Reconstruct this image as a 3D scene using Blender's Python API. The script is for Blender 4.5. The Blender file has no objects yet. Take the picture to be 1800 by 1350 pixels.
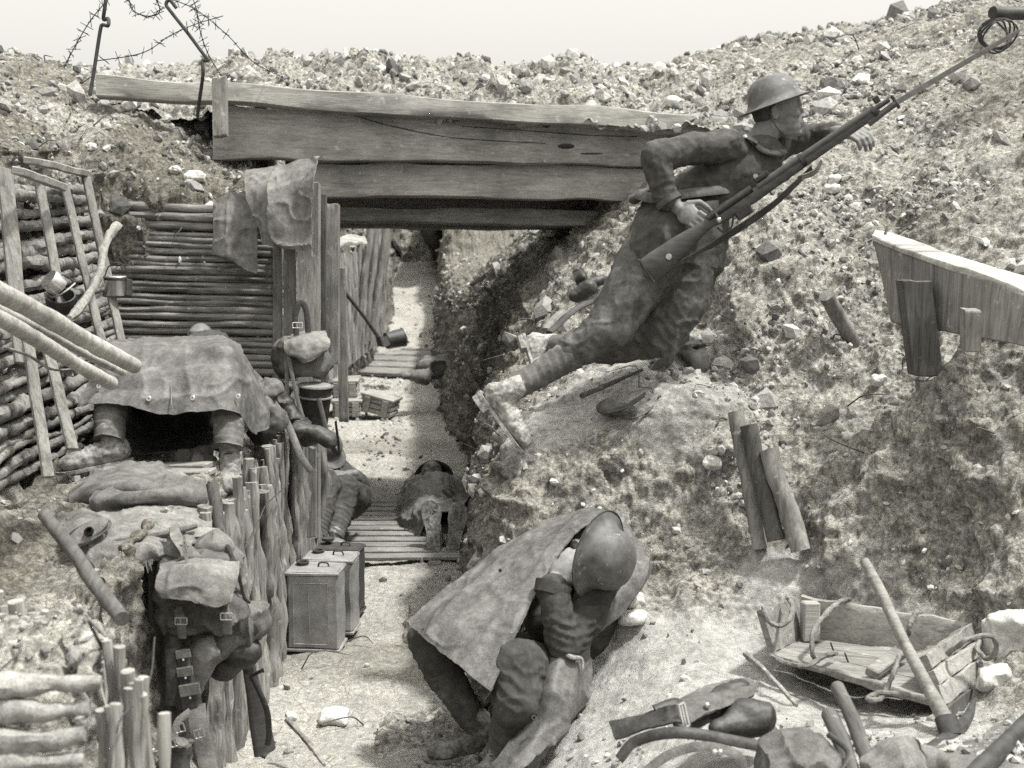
import bpy, math, random
import numpy as np
from mathutils import Vector, Matrix
from mathutils.bvhtree import BVHTree
rng = np.random.default_rng(7)
random.seed(7)
SC = bpy.context.scene
COL = SC.collection
# ------------------------------------------------------------------ camera
PITCH = math.radians(7.71)
FPX = 2400.0
CAMZ = 2.0
cam_d = bpy.data.cameras.new('camera')
cam_d.sensor_width = 36.0
cam_d.lens = 48.0
cam_d.clip_start = 0.05
cam_d.clip_end = 2000.0
cam_d.dof.use_dof = True
cam_d.dof.focus_distance = 5.6
cam_d.dof.aperture_fstop = 4.5
cam = bpy.data.objects.new('camera', cam_d)
COL.objects.link(cam)
cam.location = (0, 0, CAMZ)
cam.rotation_euler = (math.pi/2 - PITCH, 0, 0)
SC.camera = cam
# ------------------------------------------------------------------ sky and sun
SUN_EL = math.radians(67)
SUN_AZ = math.radians(100)        # clockwise from +Y (the way the camera looks)
w = bpy.data.worlds.new('World')
SC.world = w
w.use_nodes = True
nt = w.node_tree
nt.nodes.clear()
sky = nt.nodes.new('ShaderNodeTexSky')
sky.sky_type = 'NISHITA'
sky.sun_disc = False
sky.sun_elevation = SUN_EL
sky.sun_rotation = SUN_AZ
sky.air_density = 1.6
sky.dust_density = 5.0
bw = nt.nodes.new('ShaderNodeRGBToBW')
mx = nt.nodes.new('ShaderNodeMix'); mx.data_type = 'RGBA'
mx.inputs[0].default_value = 0.6
comb = nt.nodes.new('ShaderNodeMix'); comb.data_type = 'RGBA'; comb.blend_type = 'MULTIPLY'
comb.inputs[0].default_value = 1.0
comb.inputs[7].default_value = (1.0, 0.987, 0.92, 1)
bg = nt.nodes.new('ShaderNodeBackground')
bg.inputs[1].default_value = 0.1
wo = nt.nodes.new('ShaderNodeOutputWorld')
nt.links.new(sky.outputs[0], bw.inputs[0])
nt.links.new(bw.outputs[0], mx.inputs[6])
mx.inputs[7].default_value = (7.6, 7.6, 7.6, 1)      # even high cloud veil
# hazy sky: brighter overhead than at the horizon
stc = nt.nodes.new('ShaderNodeTexCoord'); ssp = nt.nodes.new('ShaderNodeSeparateXYZ'); smr = nt.nodes.new('ShaderNodeMapRange')
smr.inputs[1].default_value = 0.0; smr.inputs[2].default_value = 1.0; smr.inputs[3].default_value = .86; smr.inputs[4].default_value = 2.1
smu = nt.nodes.new('ShaderNodeMix'); smu.data_type = 'RGBA'; smu.blend_type = 'MULTIPLY'; smu.inputs[0].default_value = 1.0; smu.clamp_result = False
nt.links.new(stc.outputs['Generated'], ssp.inputs[0]); nt.links.new(ssp.outputs[2], smr.inputs[0])
nt.links.new(mx.outputs[2], smu.inputs[6]); nt.links.new(smr.outputs[0], smu.inputs[7])
nt.links.new(smu.outputs[2], comb.inputs[6])
nt.links.new(comb.outputs[2], bg.inputs[0])
nt.links.new(bg.outputs[0], wo.inputs[0])
sun_d = bpy.data.lights.new('sun', 'SUN')
sun_d.energy = 3.9
sun_d.angle = math.radians(5)
sun_d.color = (1.0, 0.985, 0.95)
sun = bpy.data.objects.new('sun', sun_d)
COL.objects.link(sun)
_sd = Vector((math.sin(SUN_AZ)*math.cos(SUN_EL), math.cos(SUN_AZ)*math.cos(SUN_EL), math.sin(SUN_EL)))
sun.rotation_euler = _sd.to_track_quat('Z', 'Y').to_euler()
SC.view_settings.view_transform = 'Standard'
SC.view_settings.look = 'None'
SC.view_settings.exposure = 0.68
SC.view_settings.gamma = 1.0
SC.cycles.use_denoising = False
SC.cycles.max_bounces = 6
SC.cycles.diffuse_bounces = 3
SC.cycles.glossy_bounces = 2
# ------------------------------------------------------------------ helpers
CF = np.array([0, math.cos(PITCH), -math.sin(PITCH)])
CU = np.array([0, math.sin(PITCH), math.cos(PITCH)])
CR = np.array([1.0, 0, 0])
CP = np.array([0, 0, CAMZ])
def P(px, py, d):
    """point seen at photo pixel (px,py) at distance d along the optical axis"""
    return CP + d*(CF + CR*((px-900)/FPX) + CU*((675-py)/FPX))
def unit(v):
    v = np.asarray(v, float); return v/(np.linalg.norm(v)+1e-12)

def _hash(ix, iy, iz, s):
    h = (ix.astype(np.int64)*73856093) ^ (iy.astype(np.int64)*19349663) ^ (iz.astype(np.int64)*83492791) ^ (s*2654435761)
    h = (h ^ (h >> 13))*1274126177
    h = h ^ (h >> 16)
    return h & 0xffffffff
def vnoise(p, s=0):
    """smooth value noise in -1..1"""
    i = np.floor(p).astype(np.int64); f = p - i
    u = f*f*f*(f*(f*6-15)+10)
    r = 0
    for dx in (0, 1):
        wx = u[:, 0] if dx else 1-u[:, 0]
        for dy in (0, 1):
            wy = u[:, 1] if dy else 1-u[:, 1]
            for dz in (0, 1):
                wz = u[:, 2] if dz else 1-u[:, 2]
                h = _hash(i[:, 0]+dx, i[:, 1]+dy, i[:, 2]+dz, s)/4294967295.0
                r = r + wx*wy*wz*(h*2-1)
    return r
def fbm(p, freq=1.0, oct=4, s=0, gain=.5):
    a = 1; r = 0; f = freq
    for k in range(oct):
        r = r + a*vnoise(p*f + 17.3*k, s+k); a *= gain; f *= 2.03
    return r
def worley(p, s=0):
    """distance to nearest feature point and id"""
    i = np.floor(p).astype(np.int64); best = np.full(len(p), 9.0); ids = np.zeros(len(p))
    for dx in (-1, 0, 1):
        for dy in (-1, 0, 1):
            for dz in (-1, 0, 1):
                c = i + np.array([dx, dy, dz])
                h = _hash(c[:, 0], c[:, 1], c[:, 2], s)
                q = c + np.stack([(h & 1023)/1023., ((h >> 10) & 1023)/1023., ((h >> 20) & 1023)/1023.], 1)
                dd = np.sqrt(((p-q)**2).sum(1))
                m = dd < best; best[m] = dd[m]; ids[m] = (h[m] % 997)/997.
    return best, ids

# ---- mesh containers
class MB:
    def __init__(s): s.V = []; s.F = []; s.n = 0; s.mi = []
    def add(s, vf, mi=0):
        V, F = vf
        s.V.append(np.asarray(V, float).reshape(-1, 3))
        s.F.extend([tuple(int(i)+s.n for i in f) for f in F])
        s.mi.extend([mi]*len(F))
        s.n += len(V); return s
    def vf(s): return np.concatenate(s.V), s.F

ORG = {}
def link_mesh(name, V, F, mats, parent=None, smooth=True, mi=None, autosmooth=None, attr=None):
    V = np.asarray(V, float)
    o_ = np.zeros(3) if parent is None else ORG[parent.name]
    me = bpy.data.meshes.new(name)
    if isinstance(F, np.ndarray):
        nf, k = F.shape
        me.vertices.add(len(V)); me.vertices.foreach_set('co', (V-o_).astype(np.float32).ravel())
        me.loops.add(nf*k); me.loops.foreach_set('vertex_index', F.astype(np.int32).ravel())
        me.polygons.add(nf); me.polygons.foreach_set('loop_start', (np.arange(nf)*k).astype(np.int32))
        me.polygons.foreach_set('loop_total', np.full(nf, k, np.int32))
        me.update(calc_edges=True); me.validate()
    else:
        me.from_pydata((V-o_).tolist(), [], F); me.update()
    if not isinstance(mats, (list, tuple)): mats = [mats]
    for m in mats: me.materials.append(m)
    if mi is not None: me.polygons.foreach_set('material_index', np.asarray(mi, np.int32))
    me.polygons.foreach_set('use_smooth', np.full(len(me.polygons), bool(smooth)))
    if smooth and autosmooth:
        me.set_sharp_from_angle(angle=math.radians(autosmooth))
    if attr is not None:
        for k_, a_ in attr.items():
            at = me.attributes.new(k_, 'FLOAT', 'POINT'); at.data.foreach_set('value', np.asarray(a_, np.float32))
    ob = bpy.data.objects.new(name, me)
    COL.objects.link(ob)
    if parent is not None:
        ob.parent = parent; ORG[ob.name] = o_
    else: ORG[ob.name] = np.zeros(3)
    return ob
def recenter(ob, base):
    """give a top-level single-mesh thing its origin at base"""
    base = np.asarray(base, float)
    ob.data.transform(Matrix.Translation(Vector(-base))); ob.location = base; ORG[ob.name] = base
def tag(o, label, cat, group=None, kind=None):
    if label: o['label'] = label
    if cat: o['category'] = cat
    if group: o['group'] = group
    if kind: o['kind'] = kind
    return o
def thing(name, label, cat, origin, group=None):
    o = bpy.data.objects.new(name, None)
    o.empty_display_size = .1
    COL.objects.link(o); o.location = [float(c) for c in origin]; ORG[o.name] = np.asarray(origin, float)
    return tag(o, label, cat, group)
def solo(name, vf, mat, label, cat, group=None, smooth=True, autosmooth=40, kind=None):
    V, F = vf; V = np.asarray(V, float)
    o = link_mesh(name, V, F, mat, None, smooth, autosmooth=autosmooth)
    lo = V.min(0); hi = V.max(0)
    recenter(o, [(lo[0]+hi[0])/2, (lo[1]+hi[1])/2, lo[2]])
    return tag(o, label, cat, group, kind)
def part(name, vf, mat, parent, smooth=True, autosmooth=40, label=None):
    o = link_mesh(name, vf[0], vf[1], mat, parent, smooth, autosmooth=autosmooth)
    if label: o['label'] = label
    return o

# ---- curves
def cr(pts, n):
    """catmull-rom through pts, n samples; works on any trailing dims"""
    pts = np.asarray(pts, float); k = len(pts)
    if k == 2:
        t = np.linspace(0, 1, n); t = t.reshape((-1,)+(1,)*(pts.ndim-1)); return pts[0]*(1-t)+pts[1]*t
    t = np.linspace(0, k-1, n); i = np.minimum(t.astype(int), k-2); f = (t-i).reshape((-1,)+(1,)*(pts.ndim-1))
    p1 = pts[i]; p2 = pts[i+1]
    p0 = np.where((i > 0).reshape(f.shape), pts[np.maximum(i-1, 0)], 2*p1-p2)
    p3 = np.where((i < k-2).reshape(f.shape), pts[np.minimum(i+2, k-1)], 2*p2-p1)
    return .5*((2*p1)+(-p0+p2)*f+(2*p0-5*p1+4*p2-p3)*f*f+(-p0+3*p1-3*p2+p3)*f**3)
def tube(pts, r, n=10, seg=None, cap=True, rough=0, seed=0, flat=1.0, up=None, rfreq=14):
    """swept tube; r scalar or list per control point; flat = second radius ratio"""
    pts = np.asarray(pts, float)
    r = np.asarray([r]*len(pts) if np.isscalar(r) else r, float)
    if seg is None: seg = max(2, 4*(len(pts)-1)+1) if len(pts) > 2 else 6
    C = cr(pts, seg); R = np.interp(np.linspace(0, len(pts)-1, seg), np.arange(len(pts)), r)
    T = np.gradient(C, axis=0); T /= np.linalg.norm(T, axis=1, keepdims=True)+1e-9
    u = np.array(up, float) if up is not None else (np.array([0, 0, 1.]) if abs(T[0][2]) < .9 else np.array([1., 0, 0]))
    V = []
    for k in range(seg):
        t = T[k]; u = u-t*np.dot(u, t); u /= np.linalg.norm(u)+1e-9; b = np.cross(t, u)
        a = np.arange(n)/n*2*math.pi
        V.append(C[k]+R[k]*(np.cos(a)[:, None]*u*flat+np.sin(a)[:, None]*b))
    V = np.concatenate(V)
    if rough:
        ce = np.repeat(C, n, 0); dv = V-ce
        V = ce+dv*(1+rough*fbm(V+seed*3.7, rfreq, 3, seed)[:, None])
    F = []
    for k in range(seg-1):
        for j in range(n):
            a0 = k*n+j; a1 = k*n+(j+1) % n
            F.append((a0, a1, a1+n, a0+n))
    if cap:
        F.append(tuple(range(n))[::-1]); F.append(tuple((seg-1)*n+j for j in range(n)))
    return V, F
def box8(c):
    """8 corners: bottom loop 0-3, top loop 4-7"""
    return np.asarray(c, float), [(3, 2, 1, 0), (4, 5, 6, 7), (0, 1, 5, 4), (1, 2, 6, 5), (2, 3, 7, 6), (3, 0, 4, 7)]
def bevbox(center, axes, half, bev=.004, seg=(1, 1, 1), rough=0, seed=0, rfreq=9):
    """box with chamfered edges and subdivided faces; axes = 3 unit vectors"""
    axes = [unit(a) for a in axes]; h = np.array(half, float); b = min(bev, h.min()*.45)
    V = []; F = []; idx = {}
    def vid(p):
        k = tuple(np.round(p, 6))
        if k not in idx: idx[k] = len(V); V.append(p)
        return idx[k]
    for ax in range(3):
        u, v = [(1, 2), (2, 0), (0, 1)][ax]
        nu, nv = seg[u], seg[v]
        gu = np.linspace(-(h[u]-b), h[u]-b, nu+1); gv = np.linspace(-(h[v]-b), h[v]-b, nv+1)
        for sgn in (-1, 1):
            for i in range(nu):
                for j in range(nv):
                    q = []
                    for (a, c) in ((i, j), (i+1, j), (i+1, j+1), (i, j+1)):
                        p = np.zeros(3); p[ax] = sgn*h[ax]; p[u] = gu[a]; p[v] = gv[c]; q.append(vid(p))
                    F.append(tuple(q) if sgn > 0 else tuple(q[::-1]))
    # chamfer strips
    for ax in range(3):           # edges parallel to ax
        u, v = [(1, 2), (2, 0), (0, 1)][ax]
        g = np.linspace(-(h[ax]-b), h[ax]-b, seg[ax]+1)
        for su in (-1, 1):
            for sv in (-1, 1):
                for i in range(seg[ax]):
                    q = []
                    for (t, w_) in ((g[i], 0), (g[i+1], 0), (g[i+1], 1), (g[i], 1)):
                        p = np.zeros(3); p[ax] = t
                        if w_ == 0: p[u] = su*h[u]; p[v] = sv*(h[v]-b)
                        else: p[u] = su*(h[u]-b); p[v] = sv*h[v]
                        q.append(vid(p))
                    F.append(tuple(q) if su*sv > 0 else tuple(q[::-1]))
    for sx in (-1, 1):
        for sy in (-1, 1):
            for sz in (-1, 1):
                a = vid(np.array([sx*h[0], sy*(h[1]-b), sz*(h[2]-b)])); c = vid(np.array([sx*(h[0]-b), sy*h[1], sz*(h[2]-b)]))
                d = vid(np.array([sx*(h[0]-b), sy*(h[1]-b), sz*h[2]]))
                F.append((a, c, d) if sx*sy*sz > 0 else (d, c, a))
    V = np.array(V)
    A = np.array(axes)
    W = V@A+np.asarray(center, float)
    if rough:
        W = W+rough*np.stack([fbm(W+k*31+seed, rfreq, 3, seed+k) for k in range(3)], 1)
    return W, F
def plank(p0, p1, width, thick, face=(0, -1, 0), rough=.002, seed=0, bev=.004, shift=0):
    """board from p0 to p1 (centre line), wide side perpendicular to face normal"""
    p0 = np.asarray(p0, float); p1 = np.asarray(p1, float)
    L = np.linalg.norm(p1-p0); x = (p1-p0)/L
    n = unit(np.asarray(face, float)-x*np.dot(face, x)); y = np.cross(n, x)
    return bevbox((p0+p1)/2, (x, y, n), (L/2, width/2, thick/2), bev, (max(2, int(L/.06)), max(1, int(width/.05)), 1), rough, seed)
def grid_surf(G, nu, nv):
    """bicubic catmull-rom of control grid G[rows][cols][3]"""
    G = np.asarray(G, float)
    A = cr(G, nu)                       # rows
    B = cr(A.transpose(1, 0, 2), nv)    # cols
    return B.transpose(1, 0, 2)         # nu x nv x 3
def gridF(nu, nv, off=0, flip=False):
    i = np.arange(nu-1)[:, None]*nv+np.arange(nv-1)[None, :]
    F = np.stack([i, i+1, i+nv+1, i+nv], -1).reshape(-1, 4)+off
    return F[:, ::-1] if flip else F
def normals_grid(S):
    du = np.gradient(S, axis=0); dv = np.gradient(S, axis=1)
    N = np.cross(du, dv); return N/(np.linalg.norm(N, axis=2, keepdims=True)+1e-9)
def cloth(G, nu=40, nv=40, thick=.003, wr=.006, freq=9, seed=0, dirn=None, edge=.004, folds=None):
    """cloth sheet with thickness through control grid"""
    S = grid_surf(G, nu, nv); N = normals_grid(S)
    p = S.reshape(-1, 3)
    q = p.copy()
    if dirn is not None:
        d_ = unit(dirn); q = q-.75*(q@d_)[:, None]*d_
    w_ = fbm(q+seed*5.1, freq, 3, seed)
    w2 = 1-np.abs(vnoise(q*freq*.9+seed*2.3, seed+9))*2
    cr1 = (1-np.abs(vnoise(p*freq*.55+seed*1.7, seed+13)))**9+.7*(1-np.abs(vnoise(p*freq*1.3+seed*.7, seed+15)))**7
    disp = (wr*(w_*.6+w2*.35+1.0*cr1-.3)+.0009*fbm(p, 55, 2, seed)).reshape(nu, nv, 1)
    S = S+N*disp
    if folds:
        cc = np.linspace(0, 1, nv)[None, :]; rr_ = np.linspace(0, 1, nu)[:, None]
        ph = vnoise(p*2.2, seed+31).reshape(nu, nv)
        S = S+N*(folds[1]*(.25+rr_)*(1-np.abs(np.sin(math.pi*folds[0]*cc+1.8*ph+seed)))**2)[..., None]
    if edge:
        e = fbm(p+9, 30, 2, seed+3).reshape(nu, nv, 1)*edge
        m = np.zeros((nu, nv, 1)); m[0] = m[-1] = 1; m[:, 0] = m[:, -1] = 1
        S = S+m*e*np.array([.6, 0, .8])
    N = normals_grid(S)
    A = S+N*thick/2; B = S-N*thick/2
    V = np.concatenate([A.reshape(-1, 3), B.reshape(-1, 3)]); m = nu*nv
    F = [tuple(f) for f in gridF(nu, nv)]+[tuple(f) for f in gridF(nu, nv, m, True)]
    ring = [j for j in range(nv)]+[i*nv+nv-1 for i in range(1, nu)]+[(nu-1)*nv+j for j in range(nv-2, -1, -1)]+[i*nv for i in range(nu-2, 0, -1)]
    for a, b in zip(ring, ring[1:]+ring[:1]): F.append((b, a, a+m, b+m))
    return V, F
def pix(rows):
    """control grid given as rows of (px,py,d)"""
    return [[P(*c) for c in r] for r in rows]
def lathe(prof, origin, axis, n=28, xdir=None, squash=1.0):
    """profile [(radius, height)] around axis"""
    a = unit(axis); x = unit(np.cross(a, [0.3, .2, 1]) if xdir is None else np.asarray(xdir)-a*np.dot(a, xdir)); y = np.cross(a, x)
    V = []; F = []
    for (r, h) in prof:
        t = np.arange(n)/n*2*math.pi
        V.append(np.asarray(origin)+a*h+r*(np.cos(t)[:, None]*x+squash*np.sin(t)[:, None]*y))
    V = np.concatenate(V)
    for k in range(len(prof)-1):
        for j in range(n):
            a0 = k*n+j; a1 = k*n+(j+1) % n; F.append((a0, a1, a1+n, a0+n))
    if prof[0][0] > 1e-4: F.append(tuple(range(n))[::-1])
    if prof[-1][0] > 1e-4: F.append(tuple((len(prof)-1)*n+j for j in range(n)))
    return V, F
def sph(c, r, n=12, axes=None):
    """ellipsoid"""
    r = np.array([r]*3 if np.isscalar(r) else r, float)
    A = np.eye(3) if axes is None else np.array([unit(a) for a in axes])
    V = []; m = n//2+1
    for i in range(m):
        th = math.pi*i/(m-1)
        for j in range(n):
            ph = 2*math.pi*j/n
            V.append([math.sin(th)*math.cos(ph), math.sin(th)*math.sin(ph), math.cos(th)])
    V = np.array(V)*r; V = V@A+np.asarray(c, float)
    F = []
    for i in range(m-1):
        for j in range(n):
            a0 = i*n+j; a1 = i*n+(j+1) % n
            if i == 0: F.append((a0, a0+n, a1+n))
            elif i == m-2: F.append((a0, a0+n, a1))
            else: F.append((a0, a0+n, a1+n, a1))
    # weld poles
    V2 = V.copy(); mp = list(range(len(V)))
    for j in range(n): mp[j] = 0; mp[(m-1)*n+j] = (m-1)*n
    F = [tuple(dict.fromkeys(mp[i] for i in f)) for f in F]
    return V2, [f for f in F if len(f) > 2]
def capsule(a, b, ra, rb, n=14):
    """tapered closed capsule"""
    a = np.asarray(a, float); b = np.asarray(b, float); d = unit(b-a)
    L = np.linalg.norm(b-a)
    prof = [(ra*math.sin(t), -ra*math.cos(t)) for t in np.linspace(0.05, math.pi/2, 5)]
    prof += [(rb*math.cos(t), L+rb*math.sin(t)) for t in np.linspace(0, math.pi/2-.05, 5)]
    return lathe(prof, a, d, n)
def fuse(parts, voxel=.006, smooth=3, name='tmp'):
    """one continuous closed surface round overlapping closed pieces (voxel union)"""
    m = MB()
    for q in parts: m.add(q)
    V, F = m.vf()
    me = bpy.data.meshes.new('t'); me.from_pydata(V.tolist(), [], F)
    import bmesh
    bm = bmesh.new(); bm.from_mesh(me)
    bmesh.ops.recalc_face_normals(bm, faces=bm.faces); bm.to_mesh(me); bm.free()
    ob = bpy.data.objects.new('t', me); COL.objects.link(ob)
    md = ob.modifiers.new('r', 'REMESH'); md.mode = 'VOXEL'; md.voxel_size = voxel; md.use_smooth_shade = True
    if smooth:
        s_ = ob.modifiers.new('s', 'SMOOTH'); s_.factor = .5; s_.iterations = smooth
    dg = bpy.context.evaluated_depsgraph_get()
    em = bpy.data.meshes.new_from_object(ob.evaluated_get(dg))
    V = np.empty(len(em.vertices)*3, np.float32); em.vertices.foreach_get('co', V)
    N = np.empty(len(em.vertices)*3, np.float32); em.vertices.foreach_get('normal', N)
    L = np.empty(len(em.loops), np.int32); em.loops.foreach_get('vertex_index', L)
    lt = np.empty(len(em.polygons), np.int32); em.polygons.foreach_get('loop_total', lt)
    F = L.reshape(-1, 4) if (lt == 4).all() else [tuple(p.vertices) for p in em.polygons]
    bpy.data.objects.remove(ob); bpy.data.meshes.remove(me); bpy.data.meshes.remove(em)
    return V.reshape(-1, 3).astype(float), F, N.reshape(-1, 3).astype(float)

# ------------------------------------------------------------------ materials
TINT = (1.0, .992, .962)
def g(v, t=TINT): return (v*t[0], v*t[1], v*t[2], 1)
MATS = {}
class NT:
    def __init__(s, name, rough=.8, spec=.3, metal=0):
        s.m = bpy.data.materials.new(name); s.m.use_nodes = True; s.t = s.m.node_tree
        s.b = s.t.nodes['Principled BSDF']; s.b.inputs['Roughness'].default_value = rough
        s.b.inputs['Specular IOR Level'].default_value = spec; s.b.inputs['Metallic'].default_value = metal
        s.tc = s.n('ShaderNodeTexCoord')
    def n(s, ty, **k):
        x = s.t.nodes.new(ty)
        for a, b in k.items(): setattr(x, a, b)
        return x
    def l(s, a, b): s.t.links.new(a, b)
    def vec(s, scale=(1, 1, 1), rot=(0, 0, 0), obj=True):
        mp = s.n('ShaderNodeMapping'); mp.inputs['Scale'].default_value = scale; mp.inputs['Rotation'].default_value = rot
        s.l(s.tc.outputs['Object'], mp.inputs[0]); return mp.outputs[0]
    def noise(s, scale, detail=6, rough=.6, v=None, dist=0):
        x = s.n('ShaderNodeTexNoise'); x.inputs['Scale'].default_value = scale; x.inputs['Detail'].default_value = detail
        x.inputs['Roughness'].default_value = rough; x.inputs['Distortion'].default_value = dist
        s.l(v if v is not None else s.tc.outputs['Object'], x.inputs['Vector']); return x.outputs['Fac']
    def ramp(s, f, stops):
        r = s.n('ShaderNodeValToRGB'); e = r.color_ramp.elements
        while len(e) > 1: e.remove(e[-1])
        e[0].position = stops[0][0]; e[0].color = g(stops[0][1]) if np.isscalar(stops[0][1]) else stops[0][1]
        for p_, c in stops[1:]:
            q = e.new(p_); q.color = g(c) if np.isscalar(c) else c
        s.l(f, r.inputs[0]); return r.outputs[0]
    def mix(s, f, a, b, mode='MIX'):
        x = s.n('ShaderNodeMix'); x.data_type = 'RGBA'; x.blend_type = mode
        for inp, v in ((0, f), (6, a), (7, b)):
            if isinstance(v, (int, float)): x.inputs[inp].default_value = v if inp == 0 else g(v)
            elif isinstance(v, tuple): x.inputs[inp].default_value = v
            else: s.l(v, x.inputs[inp])
        return x.outputs[2]
    def math(s, op, a, b=0):
        x = s.n('ShaderNodeMath'); x.operation = op
        for i, v in enumerate((a, b)):
            if isinstance(v, (int, float)): x.inputs[i].default_value = v
            else: s.l(v, x.inputs[i])
        return x.outputs[0]
    def bump(s, f, strength=.5, dist=.01, prev=None):
        x = s.n('ShaderNodeBump'); x.inputs['Strength'].default_value = strength; x.inputs['Distance'].default_value = dist
        s.l(f, x.inputs['Height'])
        if prev is not None: s.l(prev, x.inputs['Normal'])
        return x.outputs[0]
    def out(s, col=None, nrm=None):
        if col is not None: s.l(col, s.b.inputs['Base Color'])
        if nrm is not None: s.l(nrm, s.b.inputs['Normal'])
        return s.m
def earth_mat(name, lo, mid, hi, stain=.35):
    t = NT(name, .95, .15)
    n1 = t.noise(2.2, 8, .65); n2 = t.noise(38, 8, .7); n3 = t.noise(140, 4, .7); n4 = t.noise(9, 6, .6, dist=.5)
    a = t.ramp(n2, [(.3, lo), (.47, mid), (.6, hi), (.72, min(hi*1.35, .75))])  # low bump values painted dark, shade of the pits put into the colour
    b = t.ramp(n1, [(.32, .62), (.5, .88), (.65, 1.0)])
    c = t.mix(stain*1.6, a, b, 'MULTIPLY')
    d = t.ramp(n4, [(.35, .72), (.5, .95), (.62, 1.12)])
    c = t.mix(.6, c, d, 'MULTIPLY')
    e = t.ramp(n3, [(.36, .5), (.5, 1.0), (.65, 1.25)])
    c = t.mix(.55, c, e, 'MULTIPLY')
    at = t.n('ShaderNodeAttribute'); at.attribute_name = 'damp_shade'
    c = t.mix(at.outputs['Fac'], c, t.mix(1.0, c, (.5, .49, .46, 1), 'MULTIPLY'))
    vo = t.n('ShaderNodeTexVoronoi'); vo.feature = 'DISTANCE_TO_EDGE'; vo.inputs['Scale'].default_value = 15
    wv = t.mix(.06, t.tc.outputs['Object'], t.n('ShaderNodeTexNoise').outputs['Color']); t.l(wv, vo.inputs['Vector'])
    ck = t.ramp(vo.outputs['Distance'], [(0.0, .45), (.035, 1.0)])
    c = t.mix(t.ramp(n4, [(.4, 0.0), (.52, (.9, .9, .9, 1))]), c, t.mix(1.0, c, ck, 'MULTIPLY'))
    nb = t.bump(vo.outputs['Distance'], .35, .02)
    nb = t.bump(n2, .65, .025, nb); nb = t.bump(n3, .7, .008, nb)
    tr_ = t.n('ShaderNodeAttribute'); tr_.attribute_name = 'trod'
    fc = t.mix(.5, t.ramp(t.noise(7, 8, .6), [(.35, .28), (.6, .44)]), t.ramp(n2, [(.35, .6), (.6, 1.15)]), 'MULTIPLY')
    c = t.mix(t.math('MULTIPLY', tr_.outputs['Fac'], .75), c, fc)
    return t.out(c, nb)
M_EARTH = earth_mat('chalky_earth', .075, .25, .45)
M_FLOOR = earth_mat('trodden_chalk', .24, .35, .46, .2)
def stone_mat(name, v0, v1):
    t = NT(name, .9, .2)
    at = t.n('ShaderNodeAttribute'); at.attribute_name = 'tone'
    c = t.ramp(at.outputs['Fac'], [(0, v0), (1, v1)])
    n = t.noise(45, 6, .65)
    c = t.mix(.7, c, t.ramp(n, [(.35, .55), (.6, 1.1)]), 'MULTIPLY')
    return t.out(c, t.bump(n, .6, .01))
M_RUBBLE = stone_mat('rubble', .10, .50)
M_STONE = stone_mat('chalk_stone', .48, .52)
def wood_mat(name, v, axis=0, contrast=.5, scale=1.0, dark=.4, pale=1.5):
    t = NT(name, .85, .25)
    sc = [34*scale]*3; sc[axis] = 2.0*scale
    v1 = t.vec(tuple(sc)); n1 = t.noise(1.0, 8, .65, v1, dist=.6)
    sc2 = [150*scale]*3; sc2[axis] = 5*scale
    n2 = t.noise(1.0, 4, .7, t.vec(tuple(sc2)))
    n3 = t.noise(3.5, 6, .6); n4 = t.noise(26, 5, .6)
    c = t.ramp(n1, [(.3, v*(1-contrast)), (.5, v), (.7, v*(1+contrast*.5))])
    c = t.mix(.7, c, t.ramp(n2, [(.32, dark), (.5, 1.), (.7, 1.2)]), 'MULTIPLY')
    c = t.mix(.7, c, t.ramp(n3, [(.35, .6), (.6, 1.2)]), 'MULTIPLY')
    c = t.mix(t.ramp(n4, [(.62, 0.0), (.7, .5)]), c, g(min(.5, v*2.4)))
    nb = t.bump(n1, .5, .006); nb = t.bump(n2, .5, .003, nb)
    return t.out(c, nb)
M_WX = wood_mat('weathered_board_x', .27, 0, .35, 1.0, .6)
M_WY = wood_mat('weathered_board_y', .24, 1)
M_WZ = wood_mat('weathered_post_z', .2, 2)
M_WZD = wood_mat('dark_post_z', .085, 2)
M_LOGX = wood_mat('bark_log_x', .18, 0, .7, .8, .3)
M_STICK = wood_mat('brush_stick_z', .21, 2, .75, .7, .25)
M_POLE = wood_mat('pale_pole', .33, 0, .45, .6, .55)
M_HAFT = wood_mat('worn_haft', .2, 0, .4, .6, .5)
M_HAFTD = wood_mat('dark_haft', .10, 1, .4, .6, .5)
M_STICKL = wood_mat('chalk_coated_stick', .30, 2, .6, .8)
M_CRATE = wood_mat('crate_board', .20, 0, .5)
def cloth_mat(name, v, weave=420, mott=.5, mud=.0, rough=.9, spec=.15):
    t = NT(name, rough, spec)
    n1 = t.noise(6, 6, .6); n2 = t.noise(30, 6, .65); n3 = t.noise(weave, 2, .6)
    c = t.ramp(n1, [(.3, v*(1-mott*.5)), (.5, v), (.68, v*(1+mott*.6))])
    c = t.mix(.6, c, t.ramp(n2, [(.35, .5), (.62, 1.3)]), 'MULTIPLY')
    c = t.mix(.5, c, t.ramp(n3, [(.35, .4), (.6, 1.4)]), 'MULTIPLY')
    sp = t.noise(70, 3, .8); c = t.mix(t.ramp(sp, [(.68, 0.0), (.73, (.5, .5, .5, 1))]), c, g(min(.5, v*3)))
    if mud:
        c = t.mix(t.ramp(t.noise(11, 8, .7), [(.5, 0.0), (.68, (mud, mud, mud, 1))]), c, g(.36))
    nb = t.bump(n2, .35, .006); nb = t.bump(n3, .35, .0015, nb)
    return t.out(c, nb)
M_WOOL = cloth_mat('khaki_wool', .062)
M_WOOLD = cloth_mat('dark_khaki_wool', .05)
M_TROU = cloth_mat('khaki_trousers', .085, mud=.3)
M_PUTT = cloth_mat('muddy_puttee', .11, mud=.4)
M_PUTTD = cloth_mat('dark_puttee', .075, mud=.12)
M_TARP = cloth_mat('waxed_groundsheet', .092, 200, .45, .25, .6, .35)
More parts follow.
